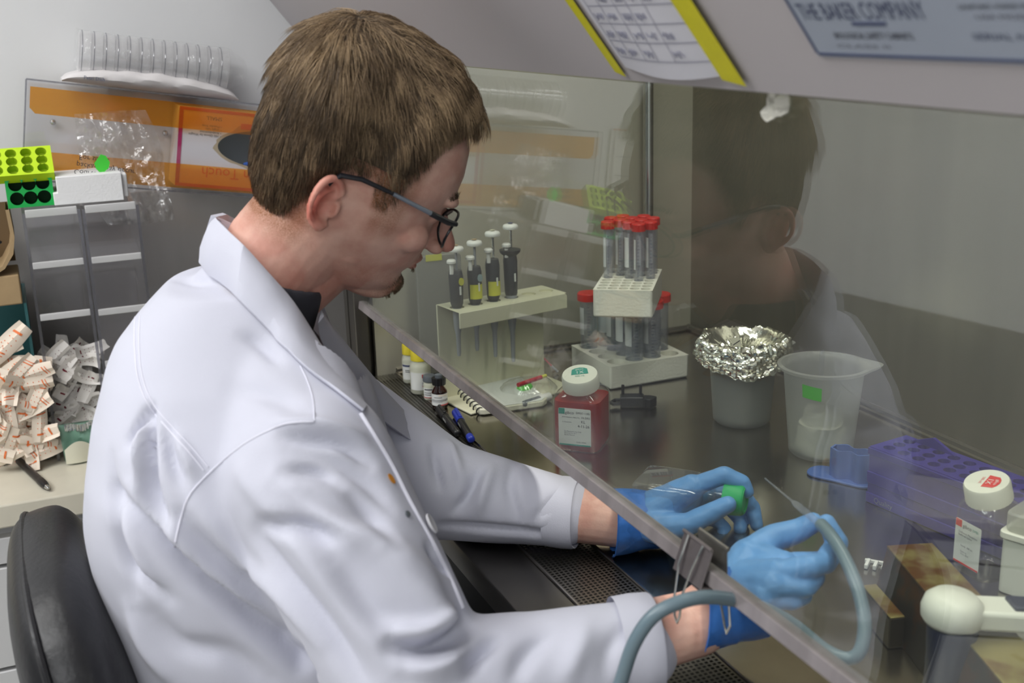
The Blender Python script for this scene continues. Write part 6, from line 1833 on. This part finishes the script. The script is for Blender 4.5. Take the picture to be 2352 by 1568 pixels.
MB().lathe([(.0115, -.012), (.0115, -.022), (.013, -.028)], 28, cap=False).build('neck', 'clear_plastic', t)
fb = MB()
fb.loft([[(x, y * 1.0, -.026 - d) for x, y in roundrect(w, h, .006)] for d, w, h in ((0, .026, .022), (.012, .055, .026), (.03, .062, .027), (.075, .062, .027), (.078, .058, .024))])
fb.build('flask_body', 'clear_plastic', t, smooth=40)

# ------------------------------------------------------------------ binder clip on the sash edge with the hose through its wire
bc = sash_pt(onx(1612, 1262, XS).y, .010)
BM = frame(bc, (0, -1, 0), uS)
t = thing('binder_clip', 'silver and black binder clip clamped on the sash bottom edge', 'clip', M=BM)
mat('clip_metal', rgb(150, 142, 142), 0.3, .7, var=.2, vs=60)
hw = .021
# folded sheet: grips the glass at the top, broad spine hanging below
prof = [(.0105, .014), (.0070, -.004), (.0135, -.019), (-.0135, -.019), (-.0070, -.004), (-.0105, .014)]
pr = [(z_, y_) for z_, y_ in prof]
m = MB()
rings = []
for x in (-hw, hw):
    rings.append([(x, y_, z_) for z_, y_ in [(.0068, .013), (.0128, -.019), (-.0128, -.019), (-.0068, .013), (-.0058, .013), (-.0116, -.0175), (.0116, -.0175), (.0058, .013)]])
m.loft(rings).build('clip_body', 'clip_metal', t, smooth=0, bevel=.0004)
MB().box(0, -.0197, 0, hw * 2, .0012, .025).build('black_spine', 'black_plastic', t, smooth=0)
for s in (-1, 1):
    MB().tube([(-hw, .0135, s * .0075), (hw, .0135, s * .0075)], .0016, 8).build('curled_lip', 'clip_metal', t)
    if s > 0:
        w = [(-.012, .0135, .0085), (-.010, -.010, .0150), (-.005, -.036, .018), (-.001, -.050, .018), (.004, -.054, .018), (.006, -.048, .018), (.004, -.030, .017), (.008, -.008, .0150), (.010, .0135, .0085)]
    else:
        w = [(-.010, .0135, -.0085), (-.008, -.010, -.0150), (.006, -.036, -.018), (.016, -.052, -.018), (.021, -.058, -.018), (.024, -.050, -.018), (.018, -.030, -.017), (.011, -.008, -.0150), (.012, .0135, -.0085)]
    MB().tube(w, .0010, 8).build('wire_loop', 'chrome', t)

# ------------------------------------------------------------------ suction hose
mat('hose', rgb(112, 132, 142), 0.3, spec=.6, trans=.1)
hp = [(1395, 1640, .700), (1425, 1568, .690), (1455, 1480, .682), (1500, 1415, .676), (1560, 1383, .672), (1620, 1371, .672), (1690, 1378, .676), (1760, 1400, .680), (1830, 1440, .676), (1895, 1492, .662), (1945, 1512, .650), (1975, 1495, .645), (1986, 1440, .650), (1978, 1380, .662), (1958, 1320, .678), (1930, 1262, .700), (1905, 1225, .722), (1886, 1204, .742)]
pts = [ony(*p) for p in hp]
# smooth path
A_ = np.array([list(p) for p in pts]); fine = []
for i in range(len(A_) - 1):
    p0_, p1_, p2_, p3_ = A_[max(i - 1, 0)], A_[i], A_[i + 1], A_[min(i + 2, len(A_) - 1)]
    for u in np.linspace(0, 1, 7)[:-1]:
        fine.append(.5 * ((2 * p1_) + (-p0_ + p2_) * u + (2 * p0_ - 5 * p1_ + 4 * p2_ - p3_) * u * u + (-p0_ + 3 * p1_ - 3 * p2_ + p3_) * u ** 3))
fine.append(A_[-1])
start = Vector(fine[0])
pre = [Vector((start.x + .10, start.y - .30, .012)), Vector((start.x + .02, start.y - .16, .012)), Vector((start.x - .02, start.y - .07, .04)), Vector((start.x - .03, start.y - .04, .14)), Vector((start.x - .03, start.y - .03, .35)), Vector((start.x - .02, start.y - .02, .55)), Vector((start.x - .01, start.y - .012, .70))]
t = thing('suction_hose', 'grey blue rubber suction hose looping under the sash to the right glove', 'hose', tuple(start))
MB().tube(pre + [Vector(p) for p in fine], .0054, 16).build('hose_tube', 'hose', t, smooth=60, world=True)
a = ony(1884, 1204, .744); b = ony(1757, 1098, .835)
gp_ = thing('glass_pipette', 'thin glass pipette at the end of the suction hose', 'pipette', M=frame(a, b - a, (0, 0, 1)))
ln = (b - a).length
MB().lathe([(.0032, -.01), (.0032, ln * .30), (.0030, ln * .42), (.0011, ln * .50), (.0008, ln)], 14, RY(PI / 2)).build('pipette_tube', 'tube_clear', gp_, smooth=60)

# ------------------------------------------------------------------ chair
ch = thing('swivel_chair', 'black padded swivel chair behind the man in the coat', 'chair', (.10, 1.09, 0))
def pad(name, c, a, b, h, M=None, e=.45):
    m = MB(); rings = []
    for k in range(25):
        v = -PI / 2 + PI * k / 24; cv = abs(math.cos(v)) ** e; sv = (abs(math.sin(v)) ** e) * (1 if v > 0 else -1)
        rings.append([(a * cv * abs(math.cos(t)) ** e * (1 if math.cos(t) > 0 else -1), b * cv * abs(math.sin(t)) ** e * (1 if math.sin(t) > 0 else -1), h * sv) for t in [2 * PI * i / 48 for i in range(48)]])
    m.loft(rings, M=T(*c) @ (M or Matrix.Identity(4)))
    return m.build(name, 'leather_black', ch, smooth=60, world=True)
BKM = RY(math.radians(-10))
bk = pad('backrest', (.001, 1.085, .764), .049, .182, .185, BKM, .66)
pp = []
for k in range(64):
    t_ = 2 * PI * k / 64; e = .62
    pp.append(T(.001, 1.085, .764) @ BKM @ Vector((-.014, .181 * abs(math.cos(t_)) ** e * (1 if math.cos(t_) > 0 else -1), .181 * abs(math.sin(t_)) ** e * (1 if math.sin(t_) > 0 else -1))))
MB().tube(pp + pp[:1], .0035, 8, cap=False).build('piping', 'leather_black', bk, world=True)
pad('seat', (.16, 1.09, .475), .22, .22, .045, None, .4)
MB().tube([(-.06, 1.075, .68), (-.075, 1.075, .50), (-.03, 1.08, .43), (.10, 1.09, .42)], .016, 12).build('back_bracket', 'black_plastic', ch, world=True)
MB().lathe([(.030, .10), (.030, .26), (.018, .27), (.018, .43)], 20, T(.16, 1.09, 0)).build('gas_column', 'black_plastic', ch, world=True)
for k in range(5):
    a = 2 * PI * k / 5 + .6; e = Vector((.16 + .26 * math.cos(a), 1.09 + .26 * math.sin(a), .075))
    lg = MB().tube([(.16, 1.09, .115), e], [.022, .014], 12).build('leg', 'black_plastic', ch, world=True)
    MB().lathe([(.026, -.011), (.028, 0), (.026, .011)], 20, T(e.x, e.y, .029) @ RZ(a) @ RX(PI / 2)).build('caster', 'black_plastic', lg, world=True)
